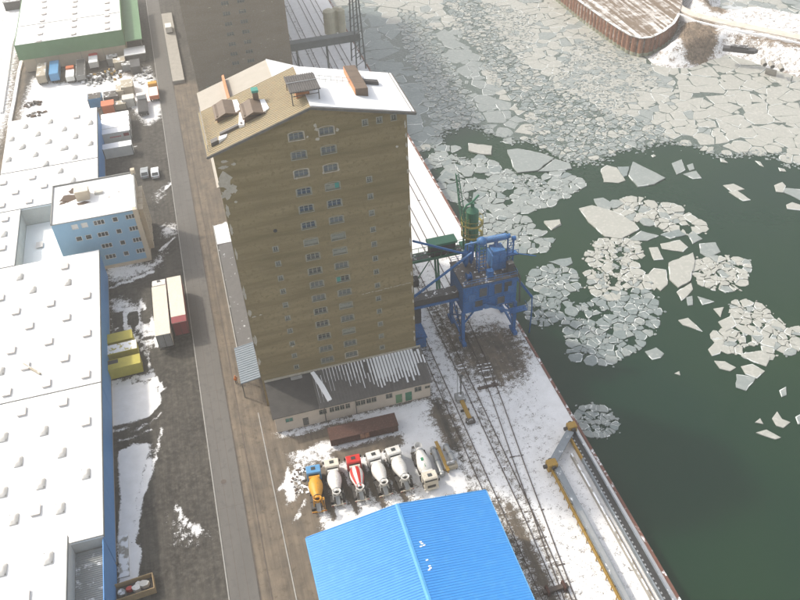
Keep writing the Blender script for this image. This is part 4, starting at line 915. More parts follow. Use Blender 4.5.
# ------------------------------------------------------------------ annex
an=thing('annex_building','low annex with cream walls and ribbed snowy roof at elevator foot','annex',(0.6,87.0,0))
AW=24.9; hs=[]
def awin(px,py):
    p=GY(260+px/4.444,340+py/4.444,87.0); return p[0]-0.6,p[2]
aw=[(130,355,1.2,0.9),(282,335,1.2,1.1),(322,327,0.75,1.1),(345,320,0.75,1.1),(368,315,0.75,1.1),(392,308,0.75,1.1),(438,298,0.75,1.1),(460,293,0.75,1.1),(485,285,0.8,1.1),(508,280,0.8,1.1),(575,265,1.1,1.1),(703,232,1.2,1.1),(745,224,0.9,0.6)]
ad=[(204,360,0.9,1.9),(618,260,1.1,2.1),(661,250,1.1,2.1)]
for x,y,wd,ht in aw:
    s,z=awin(x,y); z=2.2; hs.append((s-wd/2,s+wd/2,z-ht/2,z+ht/2))
for x,y,wd,ht in ad:
    s,z=awin(x,y); hs.append((s-wd/2,s+wd/2,0.05,ht))
mb=MB(); wall_mesh(mb,(0,0,0),(1,0,0),AW,0,3.75,hs,0.18)
mb.add([(0,0,0),(0,5.98,0),(0,5.98,5.4),(0,0,3.75)],[(3,2,1,0)]); mb.add([(AW,0,0),(AW,5.98,0),(AW,5.98,5.4),(AW,0,3.75)],[(0,1,2,3)]); mb.build('wall','annex_wall',an)
for (x,y,wd,ht),h in zip(aw,hs):
    put_window(an,win_mesh(wd,ht,2 if wd>1 else 2,True,0.07,'frame_pale'),((h[0]+h[1])/2,0.1,(h[2]+h[3])/2),0,'glass_teal' if x==130 else None)
for (x,y,wd,ht),h,mm in zip(ad,hs[len(aw):],('fascia','green_sheet','green_machine')):
    d=MB().box(h[0]+0.02,h[1]-0.02,0.08,0.14,0.05,ht-0.02).build('door',mm,an); MB().box(h[1]-0.2,h[1]-0.12,0.04,0.08,0.95,1.1).build('handle','galv',d)
MB().box(7.7,7.85,-0.12,-0.02,0,3.5).build('downpipe','fascia',an); MB().box(12.7,12.82,-0.12,-0.02,0,3.5).build('downpipe','fascia',an)
az=lambda y:3.8+y*0.275
mb=MB(); mb.xprism([(-0.5,az(-0.5)),(5.95,az(5.95)),(5.95,az(5.95)+0.12),(-0.5,az(-0.5)+0.12)],-0.3,7.0); mb.build('roof','tar_roof',an)
mb=MB(); mb.xprism([(-0.6,az(-0.6)+0.02),(5.95,az(5.95)+0.02),(5.95,az(5.95)+0.14),(-0.6,az(-0.6)+0.14)],7.02,AW+0.3)
M['rib_roof']=mat('rib_roof',(0.10,0.094,0.087),(0.15,0.14,0.128),0.9,0.7,0.2); r2=mb.build('roof','rib_roof',an)
mb=MB(); ms=MB(); x=7.15; k=0
while x<AW+0.2:
    mb.beam((x,-0.6,az(-0.6)+0.2),(x,5.9,az(5.9)+0.2),0.13,0.15)
    f=(x-7.2)/(AW-7.2)
    if f<0.06: ya,yb=(0.3,5.0)
    elif f<0.45: ya,yb=(random.uniform(0.6,3.6),5.9)
    else: ya,yb=random.uniform(0.1,1.3)+max(0,(0.60-f)*5)+(2.6 if f>0.93 else 0),5.85
    if f>0.93: ya,yb=random.uniform(2.4,3.4),5.5
    wd=0.10+0.30*min(1,f*1.6)
    if f>0.55: wd=0.54
    y=ya
    while y<yb-0.3:
        yn=min(yb,y+random.uniform(0.8,2.2)); w2=wd*random.uniform(0.8,1.0)*(0.6 if y<ya+0.5 else 1)
        if random.random()<0.97:
            xx=x+0.26
            ms.hexa([(xx-w2/2,y,az(y)+0.1),(xx+w2/2,y,az(y)+0.1),(xx+w2/2,yn,az(yn)+0.1),(xx-w2/2,yn,az(yn)+0.1),(xx-w2/2+0.03,y,az(y)+0.19),(xx+w2/2-0.03,y,az(y)+0.19),(xx+w2/2-0.03,yn,az(yn)+0.21),(xx-w2/2+0.03,yn,az(yn)+0.21)])
        y=yn
    x+=0.52
tag(mb.build('roof_ribs','rib_roof',r2),kind='stuff'); tag(ms.build('snow_strips','roof_snow',r2),kind='stuff')
mb=MB(); snow_slab(mb,[(7.0,5.6,az(5.6)+0.12),(7.6,5.7,az(5.7)+0.12),(8.6,3.0,az(3)+0.14),(9.2,0.4,az(0.4)+0.14),(8.5,0.2,az(.2)+0.14),(7.8,2.8,az(2.8)+0.12)][::-1],0.2); mb.build('snow_drift','roof_snow',r2)
MB().box(-0.3,AW+0.3,5.78,5.97,az(5.9)+0.1,az(5.9)+0.42).build('flashing','plaster_pale',an)
MB().box(3.8,5.6,5.1,5.6,az(5.4)+0.1,az(5.4)+0.35).build('roof_plank','kerb',an)
# ------------------------------------------------------------------ blue hall
hl=thing('blue_hall','industrial hall with bright blue ribbed gable roof at bottom','hall',(13.45,45,0))
HB=17.4
mb=MB(); mb.box(-11.8,11.8,-22,HB-0.3,0,6.85); mb.yprism([(-11.8,6.85),(11.8,6.85),(0,8.8)],-22,HB-0.3); mb.build('wall','pale_wall',hl)
hz=lambda x:9.0-abs(x)*2.0/12.2
for s in (-1,1):
    mb=MB(); mb.yprism([(0,9.0),(s*12.2,7.0),(s*12.2,7.08),(0,9.08)],-22.3,HB); r=mb.build('roof','hall_blue',hl)
    mb=MB()
    for k in range(110):
        y=-22.2+k*0.36
        if y<HB-0.1: mb.beam((0.12*s,y,9.08),(s*12.2,y,7.08),0.10,0.045)
    tag(mb.build('roof_ribs','hall_blue',r),kind='stuff')
MB().yprism([(-0.28,9.07),(0,9.12),(0.28,9.07),(0.28,9.12),(0,9.18),(-0.28,9.12)],-22.3,HB+0.05).build('ridge_cap','hall_trim',hl)
mb=MB(); mb.beam((-12.25,HB+0.04,7.0),(0,HB+0.04,9.02),0.1,0.26); mb.beam((0,HB+0.04,9.02),(12.25,HB+0.04,7.0),0.1,0.26); mb.build('verge_trim','hall_trim',hl)
for s in (-1,1): MB().beam((s*12.3,-22.3,6.95),(s*12.3,HB,6.95),0.18,0.14).build('gutter','hall_trim',hl)
mb=MB()
for px,py in ((420.5,542),(422,543.5),(424,545),(421,546.5),(427,560),(429.5,566),(430.5,568),(429,570)):
    q=G(px,py,8.9); mb.box(q[0]-13.45-0.16,q[0]-13.45+0.16,q[1]-45-0.09,q[1]-45+0.09,hz(q[0]-13.45)+0.10,hz(q[0]-13.45)+0.14)
tag(mb.build('bird_droppings','white_mark',hl),kind='stuff')
# ------------------------------------------------------------------ left warehouses
XL,XR=-44.3,-24.35
sky_a=MB(); sky_a.prism([(-0.5,-0.65),(0.5,-0.65),(0.5,0.65),(-0.5,0.65)],0,0.28); 
def dome_mesh(lx,ly,h,m,flat):
    a=MB(); b_=0.25
    a.box(-lx/2,lx/2,-ly/2,ly/2,0,b_)
    if flat: a.hexa([(-lx/2-0.08,-ly/2-0.08,b_),(lx/2+0.08,-ly/2-0.08,b_),(lx/2+0.08,ly/2+0.08,b_),(-lx/2-0.08,ly/2+0.08,b_),(-lx/2-0.08,-ly/2-0.08,b_+h),(lx/2+0.08,-ly/2-0.08,b_+h),(lx/2+0.08,ly/2+0.08,b_+h),(-lx/2-0.08,ly/2+0.08,b_+h)])
    else:
        n=6; V=[];
        for i in range(n+1):
            for j in range(n+1):
                u=-1+2*i/n; v=-1+2*j/n; V.append((u*lx/2,v*ly/2,b_+h*(1-u**4)*(1-v**4)))
        a.add(V,[(i*(n+1)+j,(i+1)*(n+1)+j,(i+1)*(n+1)+j+1,i*(n+1)+j+1) for i in range(n) for j in range(n)])
    return a.mesh('skylight',m,not flat)
DM=[dome_mesh(1.15,1.7,0.36,'skylight_grey',False),dome_mesh(1.15,1.65,0.14,'skylight',True)]
def warehouse(label, x0,x1,y0,y1,h, lights=(), blue=True, snowm='roof_snow'):
    t=thing('warehouse',label,'warehouse',((x0+x1)/2,y0,0)); cx=(x0+x1)/2
    L_=[x0-cx,x1-cx]; D=y1-y0
    MB().box(L_[0],L_[1],0.02,D-0.02,0,h-0.35).build('wall','pale_wall',t)
    if blue:
        n=max(1,int(D/3.0)); st=D/n; me=MB().box(0,0.12,0.02,st-0.02,0.5,h-0.3).mesh('wall_panel','wall_blue')
        for k in range(n): inst('wall_panel',me,t,(L_[1]+0.001,k*st,0))
        MB().box(L_[1],L_[1]+0.1,0,D,0,0.48).build('plinth','concrete',t)
    MB().box(L_[0],L_[1]+0.16,0,D,h-0.35,h).build('roof',snowm,t)
    a=MB(); a.box(L_[1]+0.16,L_[1]+0.26,0,D,h-0.4,h+0.12); a.box(L_[0],L_[1]+0.15,-0.02,0.10,h-0.02,h+0.10); a.build('parapet_trim','roof_seam',t)
    for x,y,k in lights:
        inst('skylight',DM[k],t,(x-cx,y-y0,h-0.02),random.uniform(-.03,.03))
    return t
def lights(lst, sc, ox, oy, x0,x1,y0,y1,z=7.0):
    out=[]
    for i,(x,y) in enumerate(lst):
        p=G(ox+x/sc,oy+y/sc,z+0.2)
        if x0+0.8<p[0]<x1-0.6 and y0+1<p[1]<y1-1: out.append((p[0],p[1],(int(round(p[0]*0.31+p[1]*0.17)))%2))
    return out
c2=[(65,55),(215,20),(108,98),(225,73),(288,117),(168,143),(52,170),(97,218),(220,190),(288,243),(161,270),(37,300),(215,325),(84,353),(285,380),(154,410),(22,440),(0,125),(0,370)]
c1=[(210,472),(72,505),(285,537),(145,568),(10,590)]
c1b=[(145,35),(60,138),(205,107),(285,178),(135,212),(200,293),(45,330),(288,375),(8,240),(118,300)]
aa=[(150,15),(300,22),(45,35),(190,45),(360,52),(85,68),(250,72),(140,97),(297,107),(33,117),(183,132),(72,155),(358,140)]
ab=[(305,465),(200,485),(100,505),(360,490),(255,515),(150,535),(300,545),(195,565),(45,555),(90,585),(260,590)]
bb=[(240,162),(128,188),(290,200),(12,210),(175,222),(60,247),(115,283),(5,300),(112,330)]
warehouse('long snow-roofed warehouse with dotted skylights at lower left',XL,XR,70.8,99.4,7,lights(c1,3.335,0,260,XL,XR,71,99.4)+lights(c1b,3.333,0,420,XL,XR,71,99.4))
w2=warehouse('snow-roofed skylight warehouse between the blue office and lower-left warehouse',XL,XR,99.5,135.0,7,lights(c2,3.335,0,260,XL,XR,99.5,135))
warehouse('narrow snow-roofed warehouse directly behind the blue office',XL,XR,154.2,169.4,7,lights(bb,4,0,130,XL,XR,154.2,169.4))
warehouse('snow-roofed warehouse beside the row of white containers',XL,XR,169.5,193.5,7,lights(aa,4,0,130,XL,XR,169.5,193.5)+lights(ab,4,0,0,XL,XR,169.5,193.5))
warehouse('small snow-roofed link block left of the office courtyard',XL,-39.5,135.1,154.1,7,lights([(20,355),(15,415),(8,470)],4,0,130,XL-5,-38,135,154),blue=False)
warehouse('low snowy courtyard roof behind the office',-39.45,-31.6,135.1,154.1,3.0,[(-36.5,146,1)],blue=False)
warehouse('taller snow-roofed block in the bottom left corner',XL,-28.3,40,70.6,9,lights([(160,460),(80,590),(5,500)],3.333,0,420,XL,-28.3,40,70.6,9),blue=False)
cw=thing('corrugated_canopy','grey corrugated lean-to roof beside the bottom left block','canopy',(-26.2,40,0))
mb=MB(); mb.box(-2.05,1.8,0,30.6,4.7,4.85); 
for k in range(98): mb.box(-2.05,1.8,k*0.31,k*0.31+0.14,4.85,4.93)
mb.build('roof','corr_grey',cw); MB().box(1.8,1.92,0,30.6,0,6.6).build('wall','wall_blue',cw); MB().box(-2.0,1.8,0.1,30.5,0,4.68).build('inner_wall','pale_wall',cw)
# sewer pipe lying on the roof, small things
pl=tag(MB().tube((-36.1,107.3,7.2),(-33.4,104.2,7.2),0.2,0.2,8).build('loose_pipe','paint_beige'),'brown pipe lying loose on a snowy warehouse roof','pipe')
# ------------------------------------------------------------------ blue office
of=thing('office_building','four-storey blue office block with snowy flat roof and cream corner','office',(-31.4,138.3,0))
OW,OD,OH=15.5,13.5,12.0
cols=[(3.9,1.15),(5.65,1.15),(8.3,2.0),(11.25,1.0),(14.0,1.7)]; rows=[10.75,8.0,5.3,2.65]; hs=[]
for j,z in enumerate(rows):
    for i,(x,wd) in enumerate(cols):
        if i<2 and j>1: continue
        hs.append((x-wd/2,x+wd/2,z-0.55,z+0.55,i,j))
mb=MB(); wall_mesh(mb,(0,0,0),(1,0,0),OW,0.7,OH,[h[:4] for h in hs],0.2); 
mb.add([(0,0,0),(0,OD,0),(0,OD,OH),(0,0,OH)],[(3,2,1,0)]); mb.add([(0,OD,0),(OW,OD,0),(OW,OD,OH),(0,OD,OH)],[(3,2,1,0)]); mb.build('wall','office_blue',of)
MB().box(0,OW,-0.12,0.0,0,0.72).build('plinth','cream',of)
for x0,x1,za,zb,i,j in hs:
    n=3 if i==2 else (3 if i==4 else 1)
    put_window(of,win_mesh(x1-x0,zb-za,n,False,0.1,'frame_white'),((x0+x1)/2,0.08,(za+zb)/2),0,'frame_white' if (i<2 and j==0) else None)
hs2=[]
for z in rows:
    for y in (2.2,5.0,8.0,11.0): hs2.append((y-0.6,y+0.6,z-0.55,z+0.55))
mb=MB(); wall_mesh(mb,(OW,0,0),(0,1,0),OD,0,OH,hs2,0.2); mb.build('side_wall','cream',of)
wmm=win_mesh(1.2,1.1,2,False,0.08,'frame_white')
for y0,y1,za,zb in hs2: put_window(of,wmm,(OW-0.1,(y0+y1)/2,(za+zb)/2),math.pi/2)
MB().box(OW-0.75,OW+0.12,-0.14,0.9,0.72,OH+0.2).build('corner_pilaster','cream',of)
for k in range(4): MB().box(OW,OW+0.9,2.4+k*2.8,4.4+k*2.8,1.0+0*k,OH-1.6-k*0.4).build('bay','cream',of)
MB().box(0.1,OW-0.1,0.1,OD-0.1,OH-0.3,OH).build('roof','roof_snow',of)
a=MB(); a.box(-0.1,OW+0.1,-0.1,0.1,OH,OH+0.12); a.box(-0.1,OW+0.1,OD-0.1,OD+0.1,OH,OH+0.3); a.box(-0.1,0.1,0.1,OD-0.1,OH,OH+0.3); a.box(OW-0.12,OW+0.12,0.1,OD-0.1,OH,OH+0.22); a.build('parapet','roof_seam',of)
MB().box(OW-0.5,OW+0.3,OD-0.6,OD+0.3,OH,OH+1.0).build('corner_block','cream',of)
rt=MB(); rt.box(4.6,7.0,6.6,9.2,OH,OH+1.9); rh=rt.build('roof_house','cream',of); MB().box(4.5,7.1,6.5,9.3,OH+1.9,OH+2.05).build('roof_house_top','paint_cream',rh); MB().box(4.45,4.58,7.4,8.6,OH,OH+1.7).build('door','rust',rh)
MB().box(7.9,9.4,7.8,8.8,OH,OH+0.5).build('roof_hatch','pale_wall',of)
mb=MB()
for cx,cy,rx,ry in ((3.2,8.3,1.6,1.3),(4.2,10.8,1.1,1.0),(5.6,5.8,1.3,0.5),(1.9,7.0,0.7,0.6),(10.6,6.2,0.25,0.15),(12.4,7.4,0.2,0.15)): mb.prism(blob(cx,cy,rx,ry,14,0.4),OH-0.01,OH+0.012)
tag(mb.build('bare_roof_patch','scrub',of),kind='stuff')
# ------------------------------------------------------------------ green warehouse
gw=thing('green_warehouse','snow-roofed warehouse with green fascia at the top left','warehouse',(-30.8,236.2,0))
MB().box(-13.8,13.6,0,45,0,7.9).build('wall','cream',gw)
mb=MB(); mb.xprism([(-0.9,3.9),(-0.05,3.9),(-0.05,8.0),(-0.35,8.0)],-14.6,13.9); mb.build('fascia','green_sheet',gw)
MB().box(-14.4,13.8,-0.34,45.3,7.9,8.1).build('roof','roof_snow',gw)
MB().box(-14.62,-14.42,-0.3,45,4.2,8.15).build('side_fascia','green_sheet',gw); MB().box(13.8,14.0,-0.3,45,4.2,8.15).build('side_fascia','green_sheet',gw)
MB().box(-14.3,13.7,12.4,12.6,8.1,8.2).build('roof_seam','roof_seam',gw)
MB().box(14.0,18.6,-0.6,32,4.6,4.85).build('side_canopy','green_sheet',gw)
for y in (0.2,10,20,30): MB().beam((18.2,y,0),(18.2,y,4.6),0.2,0.2).build('canopy_post','fascia',gw)
for x in (-10.5,-4.5,1.5,7.5): MB().box(x-0.1,x+0.1,-0.06,0.0,0,3.9).build('pilaster','plaster_pale',gw)
gs=[(175,5),(300,5),(427,10),(177,28),(297,25),(427,38),(175,55),(297,52),(427,62),(168,82),(297,80),(427,88),(165,105),(295,105),(427,113),(160,135),(293,135),(155,163)]
for x,y in gs:
    p=G(x/4,y/4,8.2); inst('skylight',DM[1],gw,(p[0]+30.8,p[1]-236.2,8.05))
# ------------------------------------------------------------------ concrete mixer trucks
def mixer(label, rear_px, cab_px, cabm, drumm, stripe=None, mark=False, flip=False):
    r=Vector(G(*rear_px,0.0)); c=Vector(G(*cab_px,3.0)); 
    d=(c-r); d.z=0; L_=d.length; d.normalize()
    TS=0.87
    if flip: d=-d; ctr=r-d*3.9*TS
    else: ctr=r+d*4.0*TS
    rz=math.atan2(d.y,d.x)-math.pi/2
    t=thing('mixer_truck',label,'mixer truck',(ctr.x,ctr.y,0),rz,'concrete mixer trucks parked in the yard'); t.scale=(TS,TS,TS)
    ch=MB(); ch.box(-0.45,-0.25,-4.0,3.9,0.75,1.0); ch.box(0.25,0.45,-4.0,3.9,0.75,1.0)
    for y in (-3.6,-2.0,-0.2,1.4): ch.box(-0.25,0.25,y,y+0.15,0.78,0.95)
    ch.box(-1.15,-0.5,-0.6,0.8,0.55,1.0); ch.box(0.5,1.15,-0.6,0.8,0.55,1.0); ch.build('chassis','chassis',t)
    for y in (-3.0,-1.65):
        MB().box(-1.25,-0.55,y-0.62,y+0.62,1.12,1.18).build('mudguard','chassis',t); MB().box(0.55,1.25,y-0.62,y+0.62,1.12,1.18).build('mudguard','chassis',t)
    for x in (-1.0,1.0):
        for y in (-3.0,-1.65,1.55,3.0): wheel(t,x,y,0.52,0.42)
    cb=MB(); cb.xprism([(2.15,0.75),(4.05,0.75),(4.08,1.7),(3.85,2.85),(3.6,3.0),(2.25,3.0),(2.15,2.85)],-1.2,1.2); cab=cb.build('cab',cabm,t,bevel=0.07)
    MB().hexa([(-1.05,4.02,1.75),(1.05,4.02,1.75),(1.05,3.87,1.75),(-1.05,3.87,1.75),(-1.02,3.90,2.72),(1.02,3.90,2.72),(1.02,3.75,2.72),(-1.02,3.75,2.72)]).build('windscreen','glass',cab)
    for s in (-1,1): MB().box(s*1.205,s*1.225,2.75,3.7,1.75,2.6).build('side_window','glass',cab)
    MB().box(-0.85,0.85,2.12,2.148,1.9,2.6).build('rear_window','glass',cab)
    MB().box(-0.36,0.36,2.75,3.35,3.0,3.06).build('roof_hatch','glass',cab)
    MB().box(-1.22,1.22,4.0,4.2,0.45,0.95).build('bumper','chassis' if cabm!='paint_cream' else cabm,cab)
    MB().box(-0.7,0.7,4.085,4.11,1.0,1.6).build('grille','chassis',cab)
    for s in (-1,1):
        MB().box(s*0.75,s*1.1,4.2,4.23,0.6,0.82).build('headlight','headlight',cab); MB().box(s*1.25,s*1.5,3.75,3.85,1.9,2.5).build('mirror','chassis',cab)
    # drum on its tilted axis, high end at the rear
    ax=Vector((0,-1,0.21)).normalized(); o=Vector((0,1.95,1.62))
    prof=[(0,0.42),(0.12,0.62),(0.55,0.93),(1.1,1.12),(1.75,1.20),(2.4,1.16),(3.2,0.98),(4.1,0.74),(4.85,0.58),(5.0,0.60),(5.12,0.56)]
    n=24; mf=(lambda i,k:(1 if (k//2)%2 else 0)) if stripe else None
    dr=MB().lathe(o,ax,prof,n,0,mf).build('drum',[drumm]+([stripe] if stripe else []),t,smooth=True)
    MB().lathe(o+ax*5.125,ax,[(0,0.44),(0.03,0.40)],16).build('mouth','belt',dr)
    MB().lathe(o+ax*4.55,ax,[(0,0.70),(0.16,0.70)],20).build('roller_ring','galv' if drumm!='paint_orange' else 'chassis',dr)
    MB().lathe(o+ax*(-0.28),ax,[(0,0.34),(0.3,0.42)],14).build('gearbox','chassis',dr)
    if mark:
        mk=MB()
        e=o+ax*2.3+Vector((0.25,0,1.17)); mk.box(e.x-0.22,e.x+0.22,e.y-0.3,e.y+0.3,e.z-0.05,e.z+0.03); mk.build('green_emblem','green_mark',dr)
        mk=MB(); e=o+ax*1.3+Vector((0.12,0,1.17))
        for q in range(5): mk.box(e.x-0.05,e.x+0.05,e.y+q*0.22-0.5,e.y+q*0.22-0.36,e.z-0.05,e.z+0.03)
        mk.build('lettering','green_mark',dr)
    rf=MB()   # rear support, hopper, chute, ladder
    for s in (-1,1):
        rf.beam((s*0.75,-3.3,0.95),(s*0.62,-2.75,2.35),0.14,0.14); rf.beam((s*0.75,-2.2,0.95),(s*0.62,-2.65,2.2),0.12,0.12)
        rf.beam((s*0.62,-2.75,2.35),(s*0.5,-3.0,1.7),0.1,0.1)
    rf.beam((-0.7,-3.0,1.7),(0.7,-3.0,1.7),0.12,0.12); MB().box(-0.6,0.6,1.55,2.05,1.0,1.5).build('drum_pedestal','chassis',t); rf.build('drum_frame',drumm if drumm!='paint_white' else 'paint_white',t)
    hp=MB().lathe((0,-3.35,2.45),(0,0.25,1),[(0,0.22),(0.45,0.52),(0.85,0.72),(0.88,0.66),(0.5,0.44),(0.1,0.16)],14).build('hopper',drumm,t)
    cu=MB(); 
    cu.hexa([(-0.28,-4.35,1.15),(0.28,-4.35,1.15),(0.3,-3.3,2.0),(-0.3,-3.3,2.0),(-0.28,-4.35,1.2),(0.28,-4.35,1.2),(0.3,-3.3,2.06),(-0.3,-3.3,2.06)])
    for s in (-1,1): cu.beam((s*0.3,-4.35,1.28),(s*0.32,-3.3,2.16),0.05,0.24)
    cu.build('chute','galv',t)
    ld=MB()
    for s in (0.72,1.05): ld.beam((s,-3.95,0.7),(s,-3.45,3.0),0.05,0.05)
    for k in range(7): ld.beam((0.72,-3.9+k*0.07,0.95+k*0.32),(1.05,-3.9+k*0.07,0.95+k*0.32),0.04,0.04)
    ld.box(0.45,1.1,-3.55,-3.0,2.95,3.0); ld.build('ladder','chassis' if drumm!='paint_orange' else drumm,t)
    MB().tube((-0.9,1.75,2.3),(0.9,1.75,2.3),0.28,0.28,12).build('water_tank',drumm if not stripe else 'paint_cream',t)
    bu=MB(); bu.box(-1.2,1.2,-4.05,-3.95,0.55,0.85); bo=bu.build('rear_bumper',drumm if drumm!='paint_white' else 'paint_cream',t)
    for s in (-1,1): MB().box(s*0.85,s*1.15,-4.08,-4.055,0.6,0.78).build('tail_light','tail',bo)
    return t
z6=lambda x,y:(230+x/3.3333,340+y/3.3333)
mixer('mixer truck with light blue cab and orange-yellow drum',z6(300,580),z6(278,440),'paint_blue','paint_orange')
mixer('white mixer truck parked between the orange-drum and the striped mixer',z6(364,557),z6(340,418),'paint_cream','paint_white')
mixer('mixer truck with red cab and red-and-white striped drum',z6(442,542),z6(413,403),'paint_red','paint_white',stripe='paint_red')
mixer('white mixer truck parked right beside the red-striped one',z6(522,525),z6(484,392),'paint_white','paint_white')
mixer('white mixer truck, fifth in the row, parked farthest back',z6(592,508),z6(547,368),'paint_white','paint_white')
mixer('cream mixer truck facing the other way with green mark on drum',z6(672,500),z6(628,352),'paint_cream','paint_white',mark=True,flip=True)
# ------------------------------------------------------------------ screw conveyors beside the mixers
ends=[((675,360),(708,452),'galv','silvery tube conveyor lying right beside the cream mixer truck',0.42),((686,342),(728,440),'yellow_old','yellow beam lying between two silvery tubes',0.24),((718,350),(748,408),'galv','shorter silvery tube conveyor at the right end of the row',0.40)]
for a,b2,mm,lab,rd in ends:
    A=Vector(G(*z6(*a),0.6)); B=Vector(G(*z6(*b2),0.6)); t=thing('tube_conveyor' if mm=='galv' else 'steel_beam',lab,'conveyor' if mm=='galv' else 'beam',(A.x,A.y,0)); q=B-A; q.z=0
    if mm=='galv':
        MB().tube((0,0,0.62),(q.x,q.y,0.62),rd,rd,14).build('tube',mm,t,smooth=False)
        for f in (0.08,0.5,0.92): MB().tube((q.x*f-q.x*.01,q.y*f-q.y*.01,0.62),(q.x*f+q.x*.01,q.y*f+q.y*.01,0.62),rd+0.07,rd+0.07,14).build('flange','grey_steel',t)
    else:
        MB().beam((0,0,0.6),(q.x,q.y,0.6),0.16,0.6).build('web',mm,t); MB().beam((0,0,0.92),(q.x,q.y,0.92),0.5,0.06).build('flange',mm,t)
    for f in (0.12,0.85): MB().box(q.x*f-0.5,q.x*f+0.5,q.y*f-0.12,q.y*f+0.12,0,0.28).build('support_block','wood',t)
mch=G(*z6(735,425),0); t=thing('drive_unit','grey-brown machine block at the end of the yellow beam','machine',(mch[0],mch[1],0))
MB().box(-1.0,1.0,-0.6,0.6,0.2,0.9).build('housing','paint_beige',t,bevel=0.05); MB().tube((-0.6,0,1.1),(0.6,0,1.1),0.28,0.28,12).build('motor','paint_grey',t)
for x in (-0.8,0.7): MB().box(x,x+0.15,-0.6,0.6,0,0.2).build('foot','chassis',t)
# ------------------------------------------------------------------ rusty wagon body
a=Vector(G(331.6,448,0)); b2=Vector(G(398.5,432.5,0)); q=b2-a; wl=q.length; rz=math.atan2(q.y,q.x)
t=thing('wagon_body','rusty brown freight wagon body standing on the yard snow','wagon',((a.x+b2.x)/2,(a.y+b2.y)/2,0),rz)
MB().box(-wl/2,wl/2,0.02,2.5,0.35,1.7).build('body','rust',t)
MB().yprism([(-wl/2-0.08,1.7),(wl/2+0.08,1.7),(wl/2+0.08,1.78),(-wl/2-0.08,1.78)],-0.05,2.6).build('roof','rust',t)
for k in range(9): MB().box(-wl/2+0.4+k*(wl-0.8)/8-0.04,-wl/2+0.4+k*(wl-0.8)/8+0.04,-0.045,0.02,0.4,1.7).build('rib','rust',t)
MB().box(-0.7,0.7,-0.04,0.015,0.5,1.65).build('door','rust_pile',t)
for x in (-wl/2+0.8,wl/2-1.0): MB().box(x,x+0.3,0.1,2.4,0,0.35).build('skid','sleeper',t)
# ------------------------------------------------------------------ lorries and trailers in the lot
def trailer(parent, L_, topm, sidem, rearm):
    b=MB().box(-1.25,1.25,0,L_,1.05,3.9).build('box_body',sidem,parent)
    MB().box(-1.27,1.27,-0.01,L_+0.01,3.9,3.97).build('roof_sheet',topm,b)
    MB().box(-1.22,1.22,-0.05,-0.005,1.1,3.85).build('rear_door',rearm,b)
    for x in (-1.2,0.0,1.14): MB().box(x,x+0.06,-0.09,-0.05,1.1,3.85).build('door_post','chassis',b)
    c=MB(); c.box(-0.5,-0.35,0.2,L_-0.2,0.75,1.05); c.box(0.35,0.5,0.2,L_-0.2,0.75,1.05); c.box(-1.2,1.2,-0.02,0.1,0.5,0.75); c.build('chassis','chassis',parent)
    for y in (1.6,2.9,4.2):
        for x in (-1.02,1.02): wheel(parent,x,y,0.5,0.4)
def tractor(parent,y,m):
    c=MB(); c.xprism([(y+0.2,0.8),(y+2.4,0.8),(y+2.45,1.8),(y+2.2,3.3),(y+0.9,3.75),(y+0.2,3.6)],-1.22,1.22); cab=c.build('cab',m,parent,bevel=0.08)
    MB().hexa([(-1.08,y+2.5,1.8),(1.08,y+2.5,1.8),(1.08,y+2.3,1.8),(-1.08,y+2.3,1.8),(-1.05,y+2.3,3.0),(1.05,y+2.3,3.0),(1.05,y+2.1,3.0),(-1.05,y+2.1,3.0)]).build('windscreen','glass',cab)
    MB().box(-0.3,0.3,y+1.0,y+1.4,3.76,3.86).build('roof_hatch','glass',cab)
    f=MB(); f.box(-0.5,0.5,y-3.0,y+2.3,0.55,0.74); f.build('tractor_frame','chassis',parent)
    for yy in (y-1.6,y+1.4):
        for x in (-1.02,1.02): wheel(parent,x,yy,0.5,0.38)
z8=lambda x,y:(100+x/3.336,180+y/3.336)
z10=lambda x,y:(100+x/6,300+y/6)
p=G(*z10(408,306),0); t=thing('articulated_lorry','white articulated lorry with cream trailer roof parked in the lot','lorry',(p[0],p[1],0),math.radians(-0.5)); trailer(t,13.4,'paint_cream','paint_white','paint_grey'); tractor(t,13.9,'paint_white')  # grey rear door paints in the shade on the trailer's near face
p=G(*z10(503,232),0); t=thing('box_trailer','maroon box trailer with white roof parked beside the road','trailer',(p[0],p[1],0),math.radians(0)); trailer(t,13.0,'paint_cream','paint_maroon','paint_maroon'); MB().box(-1.26,1.26,-0.012,1.7,3.975,3.99).build('roof_tarp','paint_maroon',t)
MB().beam((-0.8,11.2,0),(-0.8,11.2,1.05),0.15,0.15).build('landing_leg','chassis',t); MB().beam((0.8,11.2,0),(0.8,11.2,1.05),0.15,0.15).build('landing_leg','chassis',t)
# ------------------------------------------------------------------ yellow skips
def skip(label,px,py,L_,m,h=2.3,open_=False,group='yellow containers beside the warehouse wall'):
    p=G(px,py,0); t=thing('container',label,'container',(p[0],p[1],0),math.radians(2),group)
    MB().box(-L_/2,L_/2,0.0,2.35,0.12,h).build('body',m,t)
    for k in range(int(L_/0.6)): MB().box(-L_/2+0.3+k*0.6-0.05,-L_/2+0.3+k*0.6+0.05,-0.06,0.0,0.2,h-0.1).build('rib','paint_yellow',t)
    for s in (-1,1): MB().box(s*(L_/2-0.15)-0.15,s*(L_/2-0.15)+0.15,0.0,2.35,0,0.12).build('skid','chassis',t)
    MB().box(-L_/2-0.04,L_/2+0.04,-0.04,0.06,h-0.12,h+0.05).build('rim','paint_yellow',t)
    return t
skip('farthest yellow container of three, bare olive-yellow top',120,351,5.4,'paint_yellow')
skip('middle yellow container of three with snowy lid',122.5,362,6.0,'skip_yellow_snow')
